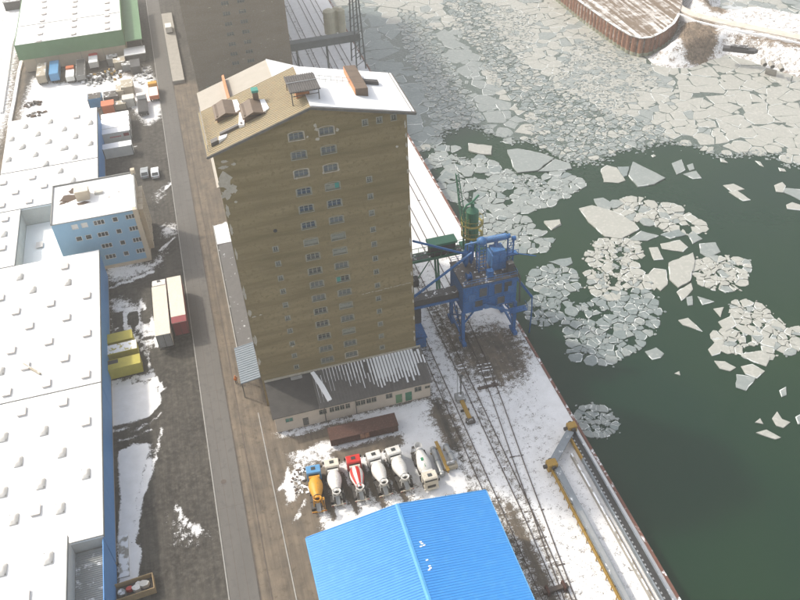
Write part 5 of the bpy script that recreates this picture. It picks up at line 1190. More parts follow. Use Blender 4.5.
t=skip('nearest yellow container of three, with a dark opening in its top',124,377,6.6,'paint_yellow'); MB().box(-2.0,-0.3,1.3,2.2,2.295,2.32).build('opening','belt',t)
# ------------------------------------------------------------------ wooden debris box at bottom left
p=G(136,592,0); t=thing('debris_skip','open wooden-sided skip filled with red and white rubbish','skip',(p[0],p[1],0),math.radians(4))
for y0,y1 in ((-1.2,-1.1),(1.1,1.2)): MB().box(-2.6,2.6,y0,y1,0.1,1.4).build('side_board','wood',t)
for x0,x1 in ((-2.6,-2.5),(2.5,2.6)): MB().box(x0,x1,-1.1,1.1,0.1,1.4).build('end_board','wood',t)
MB().box(-2.5,2.5,-1.1,1.1,0.0,0.5).build('base','chassis',t)
for x,y,m,sx,sy in ((-0.6,0.2,'paint_red',0.45,0.3),(0.3,-0.1,'paint_white',0.6,0.5),(1.3,0.2,'pale_wall',0.7,0.45),(-1.6,0,'corr_grey',0.5,0.6),(0.6,0.6,'paint_white',0.4,0.2)):
    MB().prism(blob(x,y,sx,sy,7,0.25),0.5,1.0+random.random()*0.25).build('rubbish',m,t)
st=tag(MB().box(-23.9,-22.6,68.5,75.2,0.0,0.16).build('concrete_slab','concrete_snow'),'pale concrete slab strip against the blue warehouse wall','slab')
# ------------------------------------------------------------------ cars
def car(label,px,py,m,rz=0,L_=4.3):
    p=G(px,py,0); t=thing('parked_car',label,'car',(p[0],p[1],0),rz,'cars parked behind the blue office')
    b=MB(); h=L_/2; b.xprism([(-h,0.35),(h,0.35),(h,0.75),(h-0.25,0.88),(h-1.25,0.98),(h-2.0,1.45),(-h+0.9,1.45),(-h+0.15,1.0),(-h,0.8)],-0.86,0.86); body=b.build('body',m,t,bevel=0.09)
    MB().hexa([(-0.72,h-1.27,1.0),(0.72,h-1.27,1.0),(0.72,h-1.33,1.0),(-0.72,h-1.33,1.0),(-0.66,h-1.95,1.47),(0.66,h-1.95,1.47),(0.66,h-2.0,1.42),(-0.66,h-2.0,1.42)]).build('windscreen','glass',body)
    MB().hexa([(-0.7,-h+0.2,1.03),(0.7,-h+0.2,1.03),(0.7,-h+0.26,1.0),(-0.7,-h+0.26,1.0),(-0.64,-h+0.85,1.47),(0.64,-h+0.85,1.47),(0.64,-h+0.9,1.42),(-0.64,-h+0.9,1.42)]).build('rear_window','glass',body)
    for s in (-1,1):
        MB().box(s*0.862,s*0.875,-h+1.0,h-1.7,1.0,1.36).build('side_window','glass',body)
        for y in (-h+0.8,h-0.85): wheel(t,s*0.78,y,0.31,0.2)
        MB().box(s*0.5,s*0.8,h-0.02,h+0.01,0.62,0.76).build('headlight','headlight',body); MB().box(s*0.5,s*0.8,-h-0.01,-h+0.02,0.66,0.8).build('tail_light','tail',body)
    return t
car('silver car parked left of a snow-covered one behind the office',145.3,175,'car_silver'); car('snow-covered white car parked behind the office',155.8,175,'car_snow')
# ------------------------------------------------------------------ white containers
def iso(label,x,y,L_,m,h=2.6,w_=2.44,group='white containers in a row',name='shipping_container',rz=0.0):
    t=thing(name,label,'container',(x,y,0),rz,group)
    MB().box(-L_/2,L_/2,0,w_,0.05,h).build('body',m,t)
    n=int(L_/0.5); rb=MB()
    for k in range(n): rb.box(-L_/2+0.25+k*L_/n-0.08,-L_/2+0.25+k*L_/n+0.08,-0.035,0,0.2,h-0.2)
    tag(rb.build('corrugation',m,t),kind='stuff')
    for s in (-1,1):
        for yy in (-0.04,w_-0.12): MB().box(s*(L_/2-0.06)-0.08,s*(L_/2-0.06)+0.08,yy,yy+0.16,0,h+0.02).build('corner_post','fascia',t)
    return t
M['container_snow']=mat('white_container_snow',(0.66,0.66,0.62),(0.55,0.55,0.52),1,0.6,snow=(0.85,0.6))
pf=G(118.5,142,0); y0=pf[1]
for k,lab in enumerate(('white snowy container with red lettering, nearest in its row of four','white snowy container, second from the front of its row of four','white snowy container, third in its row of four','white snowy container, farthest in its row of four')):
    t=iso(lab,pf[0],y0+k*2.62,6.6,'container_snow')
    if k==0:
        for i in range(9): MB().box(-1.6+i*0.3,-1.42+i*0.3,-0.05,-0.036,1.35,1.65).build('red_letter','paint_red',t)
        MB().box(1.6,2.9,-0.05,-0.036,1.3,2.1).build('red_sign','paint_maroon',t)
pf2=G(120,157,0); iso('white snowy container standing alone in front of the row of four',pf2[0],pf2[1],6.6,'container_snow')
# ------------------------------------------------------------------ far scrap yard
Y5=lambda x,y:(30+x/5.714,50+y/5.714)
def boxcar(label,x,y,L_,w_,h,bm,cabm=None,rz=0.0,name='lorry',cat='lorry',load=None,group='vehicles in the far yard'):
    p=G(*Y5(x,y),0); t=thing(name,label,cat,(p[0],p[1],0),rz,group)
    c0=1.9 if cabm else 0.0
    MB().box(-w_/2,w_/2,0.0,L_-c0-(0.15 if cabm else 0),0.85,h).build('body',bm,t,bevel=0.05)
    if load: MB().box(-w_/2+0.12,w_/2-0.12,0.15,L_-c0-0.35,h-0.01,h+0.03).build('load',load,t)
    MB().box(-0.5,0.5,0.1,L_-0.1,0.55,0.85).build('chassis','chassis',t)
    if cabm:
        y1=L_-c0; c=MB(); c.xprism([(y1,0.7),(L_,0.7),(L_+0.02,1.6),(L_-0.3,2.6),(y1,2.65)],-w_/2+0.05,w_/2-0.05); cb=c.build('cab',cabm,t,bevel=0.06)
        MB().hexa([(-w_/2+0.2,L_+0.03,1.65),(w_/2-0.2,L_+0.03,1.65),(w_/2-0.2,L_-0.05,1.65),(-w_/2+0.2,L_-0.05,1.65),(-w_/2+0.2,L_-0.2,2.45),(w_/2-0.2,L_-0.2,2.45),(w_/2-0.2,L_-0.3,2.45),(-w_/2+0.2,L_-0.3,2.45)]).build('windscreen','glass',cb)
    for yy in (1.2,L_-1.0):
        for s in (-1,1): wheel(t,s*(w_/2-0.22),yy,0.48,0.35)
    return t
boxcar('grey-beige old trailer standing against the green warehouse',80,205,8.5,2.4,2.9,'paint_beige',name='box_trailer',cat='trailer')
boxcar('bright blue covered trailer against the green warehouse',152,192,8.5,2.4,2.9,'paint_blue',name='box_trailer',cat='trailer')
boxcar('small white and red lorry in the snowy far yard',240,195,6.5,2.2,2.2,'container_snow','paint_rose',rz=math.pi*0)
boxcar('long dark open lorry with grey load in the far yard',300,188,10.5,2.4,2.2,'paint_grey',None,load='paint_dark',name='tipper_trailer',cat='trailer')
boxcar('white and red lorry at the wall of the green warehouse',374,118,6.5,2.4,2.5,'container_snow','paint_red')
boxcar('white lorry with a dark open bed near the road',655,385,9.0,2.4,1.6,'paint_dark','paint_white',load='belt')
boxcar('orange and white lorry closest to the road',718,300,7.5,2.4,1.9,'paint_rose','paint_orange',load='paint_white')
t=iso('short blue container with snowy top at the warehouse corner',*G(*Y5(383,330),0)[:2],3.4,'paint_blue',2.5,3.4,group='containers of the far yard'); MB().box(-1.6,1.6,0.1,3.3,2.5,2.56).build('snow_cover','deck_dirty',t)
for x,y,L_,w_,h,m,lab in ((480,92,3.0,3.0,2.2,'paint_grey','grey shed behind the scrap heap by the warehouse wall'),(520,112,3.2,4.0,2.2,'paint_beige','beige shed next to the grey one by the warehouse wall'),(568,120,3.5,2.6,1.8,'paint_grey','low grey container between the sheds and the road'),(612,138,2.6,5.0,2.2,'paint_dark','dark upright container nearest the road in the scrap yard'),
    (567,262,3.0,4.6,2.5,'paint_beige','brown-topped tall container near the two lorries'),(525,275,2.0,4.0,2.0,'paint_beige','narrow beige container beside the brown-topped one'),(470,300,3.6,3.4,1.6,'deck_dirty','open bin with snow and earth in the far yard'),(572,325,3.0,2.8,2.2,'pale_wall','pale grey container behind the white lorry'),(455,362,3.2,3.0,2.2,'paint_rose','faded red container behind the white container row'),(510,345,4.0,2.2,1.6,'paint_beige','low beige container behind the white row')):
    p=G(*Y5(x,y),0); iso(lab,p[0],p[1],L_,m,h,w_,group='containers of the far yard')
sh=thing('snowy_shed','small shed with a snowy roof by the far road bend','shed',G(137,62,0)); MB().box(-2.6,2.6,0,4.5,0,2.2).build('wall','fascia',sh); MB().box(-2.9,2.9,-0.3,4.8,2.2,2.45).build('roof','container_snow',sh)
def heap(label,x,y,rx,ry,h,ms,n=26,conv=Y5,name='scrap_heap',cat='scrap heap',big=0.9):
    p=G(*conv(x,y),0); t=thing(name,label,cat,(p[0],p[1],0)); mb=MB()
    for k in range(n):
        a=random.uniform(0,6.28); r=math.sqrt(random.random()); cx,cy=rx*r*math.cos(a),ry*r*math.sin(a); hh=h*(1-0.7*r)*random.uniform(0.5,1.1); s=random.uniform(0.25*big,big)
        rot=random.uniform(0,3.14); s2=s*random.uniform(0.4,1.0); c,si=math.cos(rot),math.sin(rot)
        q=[(cx+c*u*s-si*v*s2,cy+si*u*s+c*v*s2) for u,v in ((-.6,-.6),(.6,-.6),(.6,.6),(-.6,.6))]
        mb.hexa([(q[0][0],q[0][1],0),(q[1][0],q[1][1],0),(q[2][0],q[2][1],0),(q[3][0],q[3][1],0)]+[(x_,y_,hh*random.uniform(.75,1.15)) for x_,y_ in q],random.randrange(len(ms)))
    tag(mb.build('scrap',ms,t),kind='stuff')
heap('grey scrap heap beside the dark open trailer',370,170,3.5,4.0,1.3,['paint_grey','galv','container_snow','paint_dark'],40)
heap('mixed scrap heap with yellow bits in the far yard',440,150,4.2,4.5,1.4,['paint_grey','paint_dark','container_snow','yellow_old','galv'],50)
heap('snowy rubble by the road edge of the far yard',650,150,2.8,5,0.8,['container_snow','paint_grey','deck_dirty'],40,name='rubble_heap',cat='rubble')
heap('small heap of branches at the left of the far yard',18,310,2.2,1.6,0.9,['scrub','deck_dirty'],22,name='brush_heap',cat='brush heap')
heap('second heap of branches nearer the warehouse roof',40,370,2.6,1.4,0.7,['scrub','deck_dirty'],22,name='brush_heap',cat='brush heap')
heap('snowy rubble and branches left of the blue-cab mixer truck',238,470,1.5,3.0,0.28,['deck_dirty','container_snow','scrub','container_snow'],60,conv=lambda x,y:z6(x,y),name='rubble_heap',cat='rubble',big=0.45)
# left edge: curved walls of the siding at the top left
for pts,lab in (([(1,112),(6,80),(11,45),(18,24),(25,12)],'outer white curved kerb line at the far left edge'),([(9,125),(14,100),(19,70),(22,58)],'inner white kerb line beside the green warehouse')):
    o=ribbon('low_wall',W(pts,0.4),0.5,0.8,'snow',None,0.6); tag(o,lab,'low wall')
hut=thing('hut','dark hut at the top left corner behind the green warehouse','hut',G(14,10,0)); MB().box(-2.5,2.5,0,4,0,2.6).build('wall','paint_dark',hut); MB().box(-2.7,2.7,-0.2,4.2,2.6,2.8).build('roof','paint_grey',hut)
# ------------------------------------------------------------------ blue ship unloader
cr=thing('ship_unloader','blue portal ship unloader standing on the quay rails','ship unloader',(39,96.4,0))
x0,x1,D=-4.6,4.6,6.6
legs=[(x0,0.2),(x1,0.2),(x0,D-0.2),(x1,D-0.2)]
for x,y in legs:
    l=MB().beam((x,y,0.7),(x,y,7.2),0.55,0.55).build('leg','blue_machine',cr)
    MB().box(x-0.35,x+0.35,y-1.1,y+1.1,0.35,0.95).build('bogie','blue_machine',l)
    for yy in (-0.7,0.7): MB().lathe((x-0.12,y+yy,0.38),(1,0,0),[(0,0.34),(0.24,0.34)],12).build('wheel','chassis',l)
for x in (x0,x1):
    mb=MB(); mb.beam((x,0.2,1.6),(x,D-0.2,1.6),0.3,0.4); mb.beam((x,0.2,1.6),(x,D-0.2,6.8),0.2,0.2); mb.beam((x,D-0.2,1.6),(x,0.2,6.8),0.2,0.2)
    mb.build('bracing','blue_machine',cr)
    for y in (0.2,D-0.2): MB().beam((x,y,4.6),(x+(1.8 if x<0 else -1.8),y,7.0),0.22,0.22).build('knee_brace','blue_machine',cr)
hb=MB(); hb.box(x0-0.1,x0+3.4,0,D,7.1,12.9); hb.box(x0+3.4,x1,0.0,D,7.4,12.9); hs_=hb.build('machine_house','blue_machine',cr)
for k in range(7): MB().box(x0+0.2+k*1.35,x0+0.34+k*1.35,-0.09,0.0,7.4,12.8).build('wall_rib','blue_machine',hs_)
for z in (9.6,12.6): MB().box(x0,x1,-0.14,-0.09,z,z+0.16).build('wall_rail','blue_pale',hs_)
for xa,za,zb in ((-1.9,10.2,12.0),(0.7,10.2,12.2),(2.4,10.2,12.2),(1.3,7.8,9.3),(-2.6,8.2,9.5)): 
    wn=MB().box(xa,xa+1.25,-0.12,-0.06,za,zb).build('window','glass',hs_); MB().box(xa-0.08,xa+1.33,-0.15,-0.121,zb,zb+0.1).build('frame','blue_pale',wn)
for xa,za in ((-3.2,10.3),(3.6,10.4),(-0.4,7.9)): MB().box(xa-0.55,xa+0.55,-0.13,-0.085,za-0.6,za+0.8).build('panel','blue_pale',hs_)
MB().box(x0-0.2,x1+0.1,-0.2,D+0.2,12.9,13.05).build('deck','deck_dirty',cr)
mb=MB()
for (xa,ya,xb,yb) in ((x0,-0.1,x1,-0.1),(x1,-0.1,x1,D),(x0,D,x1,D)):
    n=7
    for k in range(n+1): mb.beam((xa+(xb-xa)*k/n,ya+(yb-ya)*k/n,13.05),(xa+(xb-xa)*k/n,ya+(yb-ya)*k/n,14.05),0.05,0.05)
    for h in (13.55,14.05): mb.beam((xa,ya,h),(xb,yb,h),0.06,0.06)
mb.build('guard_rail','blue_pale',cr)
tw=MB()   # lattice stair tower with round head
for sx in (-0.6,0.6):
    for sy in (-0.6,0.6): tw.beam((-0.5+sx,3.2+sy,13),(-0.5+sx,3.2+sy,18.6),0.14,0.14)
for k in range(8): tw.beam((-1.1,2.6,13.4+k*0.7),(0.1,2.6,13.4+k*0.7),0.08,0.12); tw.beam((-1.1,2.6,13.4+k*0.7),(-1.1,3.8,13.4+k*0.7),0.08,0.12)
to=tw.build('lattice_tower','blue_machine',cr); MB().lathe((-0.5,3.2,18.4),(0,0,1),[(0,0.4),(0.2,0.8),(0.8,0.85),(1.1,0.55),(1.3,0.25)],16).build('filter_head','blue_pale',to,smooth=True)
bx=MB(); bx.box(1.0,3.5,2.2,4.6,13.1,16.2); bx.box(1.15,3.35,2.35,4.45,16.2,16.9); fb=bx.build('filter_box','blue_pale',cr,bevel=0.08)
MB().box(0.96,3.54,2.16,2.19,14.6,14.7).build('seam','blue_machine',fb); MB().box(2.2,2.3,2.16,2.19,13.2,16.1).build('seam','blue_machine',fb)
MB().tube((0.6,4.9,17.6),(3.9,3.6,18.6),0.55,0.55,12).build('duct','blue_pale',cr)
mb=MB()
for x,z in ((4.0,18.9),(5.0,18.2)): mb.beam((x,3.2,13),(x,3.2,z),0.2,0.2)
mb.beam((4.0,3.2,16),(5.0,3.2,16),0.12,0.12); mb.beam((4.0,3.2,13.4),(5.0,3.2,15.8),0.1,0.1); mb.beam((4.0,3.2,16),(5.0,3.2,18.0),0.1,0.1); ms_=mb.build('mast','blue_machine',cr)
for x,z in ((4.0,18.9),(5.0,18.2)): MB().lathe((x-0.3,3.2,z),(1,0,0),[(0,0.4),(0.6,0.4)],12).build('sheave','blue_machine',ms_)
bo=MB(); bo.beam((4.6,2.6,12.0),(8.6,2.2,5.4),0.32,0.4); bo.beam((4.8,3.0,15.4),(8.9,2.6,14.0),0.12,0.12); bo.beam((4.6,3.6,12.0),(8.6,2.4,5.4),0.16,0.2); bo.build('boom','blue_machine',cr)
MB().path([(8.6,2.2,5.4),(8.75,2.2,2.5),(8.7,2.2,-1.5),(8.6,2.2,-3.1)],0.13,8).build('suction_pipe','blue_machine',cr)
pf=MB(); pf.box(3.2,6.2,-1.5,-0.2,6.2,6.32)
for k in range(5): pf.beam((3.3+k*0.72,-1.5,6.3),(3.3+k*0.72,-1.5,7.3),0.05,0.05)
pf.beam((3.2,-1.5,7.3),(6.2,-1.5,7.3),0.06,0.06); pf.beam((3.2,-1.5,6.8),(6.2,-1.5,6.8),0.06,0.06); pf.beam((6.2,-1.5,7.3),(6.2,-0.2,7.3),0.06,0.06); pf.beam((3.4,-0.8,6.2),(3.4,-0.1,4.8),0.1,0.1); pf.build('platform','blue_machine',cr)
mb=MB(); mb.beam((-0.2,-0.6,8.2),(2.2,-0.6,6.8),0.1,0.5); mb.beam((2.2,-0.6,6.8),(3.4,-0.8,6.2),0.1,0.4); mb.beam((-1.4,-0.6,8.9),(-0.2,-0.6,8.2),0.1,0.4); mb.build('stair','blue_pale',cr)
mb=MB(); mb.beam((-2.2,3.0,17.2),(-12.6,1.6,11.8),0.28,0.3); mb.beam((-2.6,4.6,15.8),(-12.2,2.2,22.6),0.28,0.3); mb.build('tie_strut','blue_machine',cr)
mb=MB(); mb.box(-13.8,-4.8,2.0,3.8,8.6,10.4); gl=mb.build('transfer_gallery','machine_dark',cr); MB().box(-13.8,-4.8,1.85,1.99,8.7,9.2).build('gallery_girder','blue_machine',gl)
mb=MB(); mb.box(-13.7,-11.2,2.4,4.6,5.0,8.5); mb.build('chute','machine_dark',cr)
for x_,y_,h_ in ((-2.6,4.9,16.6),(-1.5,5.4,17.4),(3.0,5.6,15.8)):      # cyclones with cone bottoms
    MB().lathe((x_,y_,13.05),(0,0,1),[(0,0.18),(0.9,0.5),(h_-13.6,0.5),(h_-13.3,0.25),(h_-13.0,0.2)],12).build('cyclone','blue_machine',cr,smooth=False)
MB().path([(-2.6,4.9,16.6),(-2.6,4.9,17.5),(-1.0,3.6,18.6)],0.2,8).build('dust_pipe','blue_pale',cr)
MB().path([(3.0,5.6,15.8),(3.0,5.2,17.2),(2.2,4.2,17.2),(2.2,3.6,16.8)],0.22,8).build('dust_pipe','blue_pale',cr)
MB().path([(4.3,2.0,13.0),(4.3,1.0,14.6),(5.2,0.2,12.4),(5.3,0.0,7.2)],0.14,8).build('hose','machine_dark',cr)
MB().lathe((-3.6,1.6,13.6),(1,0,0),[(0,0.7),(0.08,0.7),(0.09,0.4),(0.7,0.4),(0.71,0.7),(0.8,0.7)],16).build('cable_reel','blue_machine',cr)
MB().box(-0.2,0.8,0.8,1.7,13.05,14.3).build('switch_cabinet','blue_machine',cr); MB().box(3.2,4.2,0.6,1.6,13.05,15.2).build('winch_house','machine_dark',cr)
mb=MB()
for k in range(9): mb.beam((4.0,3.2,13.6+k*0.55),(5.0,3.2,13.6+k*0.55),0.05,0.08)
for k in range(5): mb.beam((3.4,2.6,15.2),(5.6,2.6,15.2),0.06,0.06)
mb.box(3.4,5.7,2.6,3.9,15.1,15.2); mb.beam((3.4,2.6,16.2),(5.7,2.6,16.2),0.06,0.06); mb.beam((5.7,2.6,15.2),(5.7,2.6,16.2),0.06,0.06); mb.beam((3.4,2.6,15.2),(3.4,2.6,16.2),0.06,0.06)
mb.build('mast_platform','blue_machine',cr)
mb=MB()
for s in (0,0.6): mb.beam((-4.9,-0.3+0.0,1.0+s*0),(-4.9,2.6+s*0,7.0),0.08,0.3)
for k in range(11): mb.box(-5.3,-4.92,-0.2+k*0.26,0.0+k*0.26,1.25+k*0.54,1.3+k*0.54)
mb.build('access_stair','blue_machine',cr)
# blue lean-to at the elevator corner
lt=thing('lean_to','small blue sheet lean-to at the right corner of elevator','lean-to',(26.9,100,0)); mb=MB(); mb.yprism([(-1.75,3.2),(1.6,2.2),(1.6,2.32),(-1.75,3.32)],-2.2,6.5)
for k in range(18): mb.beam((-1.75,-2.0+k*0.48,3.35),(1.6,-2.0+k*0.48,2.35),0.06,0.06)
mb.build('roof','blue_machine',lt); MB().box(-1.7,1.4,-2.0,6.3,0,2.1).build('wall','blue_machine',lt)
# elevator outlets: wooden boxes on the corner
ob=thing('wall_box','brown box fixed high on the right wall of elevator','box',(25.15,99,18)); MB().box(0,1.4,0,1.6,3.5,6.8).build('casing','elev_wall',ob); MB().box(0,1.5,-0.05,1.65,6.8,6.95).build('lid','fascia',ob)
# ------------------------------------------------------------------ green tower and bridge
gt=thing('elevator_tower','green cylindrical bucket tower with platforms behind the blue unloader','tower',(41.0,111,0))
for sx in (-1.6,1.6):
    for sy in (-1.4,1.4): MB().beam((sx,sy,0),(sx*0.7,sy*0.7,9.2),0.3,0.3).build('leg','green_machine',gt)
MB().box(-1.9,1.9,-1.7,1.7,9.0,9.3).build('base_platform','green_machine',gt)
sh_=MB().lathe((0,0,9.3),(0,0,1),[(0,0.9),(0.6,1.15),(4.0,1.15),(4.1,0.95),(4.5,0.95),(4.6,1.1),(7.4,1.1),(8.0,0.5),(8.2,0.35),(9.0,0.3)],18).build('shell','green_machine',gt,smooth=False)
for z in (11.8,14.2):
    mb=MB(); 
    for k in range(12):
        a0,a1=2*math.pi*k/12,2*math.pi*(k+1)/12
        mb.beam((1.75*math.cos(a0),1.75*math.sin(a0),z),(1.75*math.cos(a1),1.75*math.sin(a1),z),0.5,0.08); mb.beam((1.95*math.cos(a0),1.95*math.sin(a0),z),(1.95*math.cos(a0),1.95*math.sin(a0),z+1.1),0.06,0.06); mb.beam((1.95*math.cos(a0),1.95*math.sin(a0),z+1.1),(1.95*math.cos(a1),1.95*math.sin(a1),z+1.1),0.06,0.06)
    mb.build('ring_platform','yellow_frame',gt)
MB().path([(-1.7,-0.4,4),(-1.7,-0.4,17.6),(-1.2,-0.4,18.4),(-0.2,-0.2,18.6),(1.2,0.2,19.6)],0.18,8).build('pipe','green_machine',gt)
jb=MB(); A=[(-0.8,0.8),(-0.8,1.5),(-0.2,1.1)]
tip=(-2.6,2.4,24.5); base=[(-1.4,0.6,12.6),(-1.4,1.8,12.6),(-0.6,1.2,12.6)]
tips=[(-2.5,1.2,23.8),(-2.5,1.7,23.8),(-2.1,1.4,23.8)]
for a_,b_ in zip(base,tips): jb.beam(a_,b_,0.13,0.13)
for k in range(12):
    f0,f1=k/12,(k+1)/12
    for i in range(3):
        j=(i+1)%3; p0=Vector(base[i]).lerp(Vector(tips[i]),f0); p1=Vector(base[j]).lerp(Vector(tips[j]),f1); jb.beam(p0,p1,0.07,0.07)
jb.build('lattice_jib','green_machine',gt)
mb=MB()
for s in (-0.25,0.25): mb.beam((-1.5+s,-1.2,5),(-1.3+s,-1.2,16),0.06,0.06)
for k in range(26): mb.beam((-1.75,-1.2,5.2+k*0.42),(-1.2,-1.2,5.2+k*0.42),0.04,0.04)
mb.build('ladder','yellow_frame',gt)
gb=thing('conveyor_bridge','green conveyor bridge from elevator wall to the green tower','conveyor bridge',(25.1,111,0))
MB().box(0.05,15,-0.9,0.9,8.9,9.15).build('deck','machine_dark',gb); mb=MB()
for y in (-1.0,1.0):
    mb.beam((0.05,y,8.9),(15,y,8.9),0.2,0.5); mb.beam((0.05,y,10.2),(15,y,10.2),0.08,0.08)
    for k in range(13): mb.beam((0.3+k*1.2,y,8.9),(0.3+k*1.2,y,10.2),0.07,0.07)
mb.build('girder','green_machine',gb)
MB().box(8.0,12.6,-0.8,1.0,9.3,11.3).build('drive_house','machine_dark',gb); MB().box(7.7,12.9,-1.0,1.2,11.3,11.75).build('drive_roof','green_machine',gb)
for x in (9.2,4.2): 
    for y in (-0.9,0.9): MB().beam((x+0.4,y,0),(x,y,8.7),0.32,0.32).build('leg','green_machine',gb)
mb=MB(); mb.beam((9.3,-0.9,4.4),(9.3,0.9,4.4),0.2,0.2); mb.beam((9.5,-0.9,0.8),(9.1,0.9,8.4),0.14,0.14); mb.beam((4.3,0.9,0.8),(9.1,0.9,8.4),0.14,0.14); mb.build('brace','green_machine',gb)
MB().box(1.0,5.2,-2.6,-1.1,4.6,6.0).build('lower_conveyor','machine_dark',gb)
# ------------------------------------------------------------------ quay conveyor loop at lower right
cv=thing('belt_conveyor','yellow and grey belt conveyor bent round at the quay edge','conveyor',(38.0,67.5,0))
N1=Vector((5.7,5.6,0)); N2=Vector((0,0,0))
mb=MB(); mb.beam(N2+Vector((0.5,0.6,1.25)),N1+Vector((-0.5,-0.6,1.25)),1.15,0.28); mb.build('cross_trough','grey_steel',cv)
mb=MB(); mb.beam((-0.1,0.6,0.8),(4.9,5.6,0.8),0.12,0.3); mb.build('cross_frame','yellow_old',cv)
mb=MB(); mb.box(0.05,1.0,-40,-0.6,1.1,1.4); mb.build('trough','grey_steel',cv); MB().box(0.25,0.8,-40,-8.5,1.4,1.46).build('cover_sheet','galv',cv)
mb=MB(); mb.box(-0.38,0.02,-40,-0.6,0.75,0.95); 
for k in range(27): mb.box(-0.4,-0.3,-1-k*1.45,-0.88-k*1.45,0,1.35)
mb.box(-0.4,-0.32,-40,-0.6,1.3,1.38); mb.build('walkway','yellow_old',cv)
mb=MB(); mb.box(5.0,5.95,-40,5.0,0.7,0.95); br=mb.build('belt','belt',cv); mb=MB()
for k in range(64): mb.box(5.05,5.25,4.6-k*0.7,4.9-k*0.7,0.951,1.02)
tag(mb.build('idlers','galv',br),kind='stuff')
MB().box(5.96,6.1,-40,5.0,0.3,1.15).build('side_plate','grey_steel',cv); MB().box(4.76,4.97,-40,0.0,0.3,1.05).build('side_plate','grey_steel',cv); MB().box(4.76,4.97,0.0,5.0,0.3,1.05).build('side_plate','yellow_old',cv)
MB().box(3.7,3.95,-40,1.5,0.0,0.75).build('guide_wall','concrete_snow',cv); MB().box(3.96,4.15,-40,-10,0.2,0.5).build('guide_rail','yellow_old',cv)
for v,sz in ((N2,0.8),(N1,0.75)):
    h=MB().box(v.x-sz,v.x+sz*0.9,v.y-sz*0.8,v.y+sz*0.8,0.5,2.0).build('drive_head','yellow_old',cv,bevel=0.12)
    MB().tube((v.x-sz-0.5,v.y,1.3),(v.x-sz,v.y,1.3),0.3,0.3,10).build('motor','chassis',h); MB().tube((v.x,v.y-sz*0.8-0.25,1.5),(v.x,v.y+sz*0.8+0.25,1.5),0.34,0.34,12).build('drum','chassis',h)
for x in (0.5,5.5):
    for k in range(9): MB().box(x-0.12,x+0.12,-2-k*4.4,-1.8-k*4.4,0,0.72).build('support','fascia',cv)
# ------------------------------------------------------------------ switch gear and signal
p=G(465,404,0); sg=thing('track_machine','rusty yellow track machine with two thin posts between the rails','track machine',(p[0]-0.5,p[1],0))
MB().beam((0.3,1.5,0.4),(0.3,1.5,5.0),0.16,0.16).build('post','paint_dark',sg); MB().box(0.15,0.6,1.4,1.6,4.9,5.15).build('post_head','paint_dark',sg); MB().beam((-0.4,1.2,0.4),(-0.4,1.2,6.2),0.08,0.08).build('thin_post','galv',sg)
MB().box(-0.7,0.8,0.3,1.9,0.15,0.95).build('housing','paint_grey',sg,bevel=0.06); MB().box(-0.25,0.35,-3.6,0.3,0.35,0.75).build('frame','yellow_old',sg); MB().box(-0.6,0.7,-4.4,-3.4,0.2,0.7).build('buffer','deck_dirty',sg)
for y in (-3.9,-1.5,0.8): MB().box(-0.7,0.7,y,y+0.25,0.0,0.36).build('foot','chassis',sg)
sw=thing('point_lever','dark point lever frame across the curving track','lever frame',(*G(487,387,0)[:2],0)); MB().box(-1.6,1.9,-0.25,0.25,0.05,0.22).build('base','rail_steel',sw)
for x in (-1.2,-0.3,0.9): MB().beam((x,-0.5,0.16),(x,0.5,0.28),0.12,0.1).build('rod','rail_steel',sw)
MB().beam((1.7,0,0.2),(1.9,0.1,1.0),0.08,0.08).build('lever','rail_steel',sw)
sw2=thing('buffer_stop','dark buffer stop across the rails at the bottom of quay','buffer stop',(*G(556,590,0)[:2],0)); MB().box(-1.8,1.6,-0.3,0.3,0.15,0.6).build('beam','rail_steel',sw2); MB().box(-1.4,-1.1,-0.6,0.6,0,0.9).build('post','rust',sw2); MB().box(0.9,1.2,-0.6,0.6,0,0.9).build('post','rust',sw2)
# ------------------------------------------------------------------ far quay crane and tanks
fc=thing('quay_crane','dark far quay crane with long bridge beam at the top','crane',(43.5,205,0))
bm=G(290,44,8); 
MB().box(-18.3,0.5,2,4.2,7.0,8.8).build('bridge_beam','far_steel',fc); MB().box(-18.3,0.5,1.9,4.3,8.8,9.0).build('bridge_roof','far_steel',fc)
mb=MB()
for x in (-1.5,1.0):
    for y in (0,6): mb.beam((x,y,0),(x*0.6,3+ (y-3)*0.5,20),0.35,0.35)
for k in range(9): mb.beam((-1.4,0.2,1+k*2.1),(0.9,0.2,2.4+k*2.1),0.14,0.14); mb.beam((-1.4,5.6,1+k*2.1),(0.9,5.6,2.4+k*2.1),0.14,0.14)
mb.build('tower','far_steel',fc); MB().box(-1.5,1.0,1.2,4.8,19.5,22).build('cabin','far_steel',fc); mb=MB(); mb.beam((-1,3,19),(-14,8,23),0.5,0.7); mb.beam((-1,3,21.5),(-14,8,23.6),0.2,0.2); mb.build('boom','far_steel',fc); mb=MB()
for x in (-16.5,-8.5): mb.beam((x,3,0),(x,3,7),0.5,0.5)
mb.build('bridge_leg','far_steel',fc)
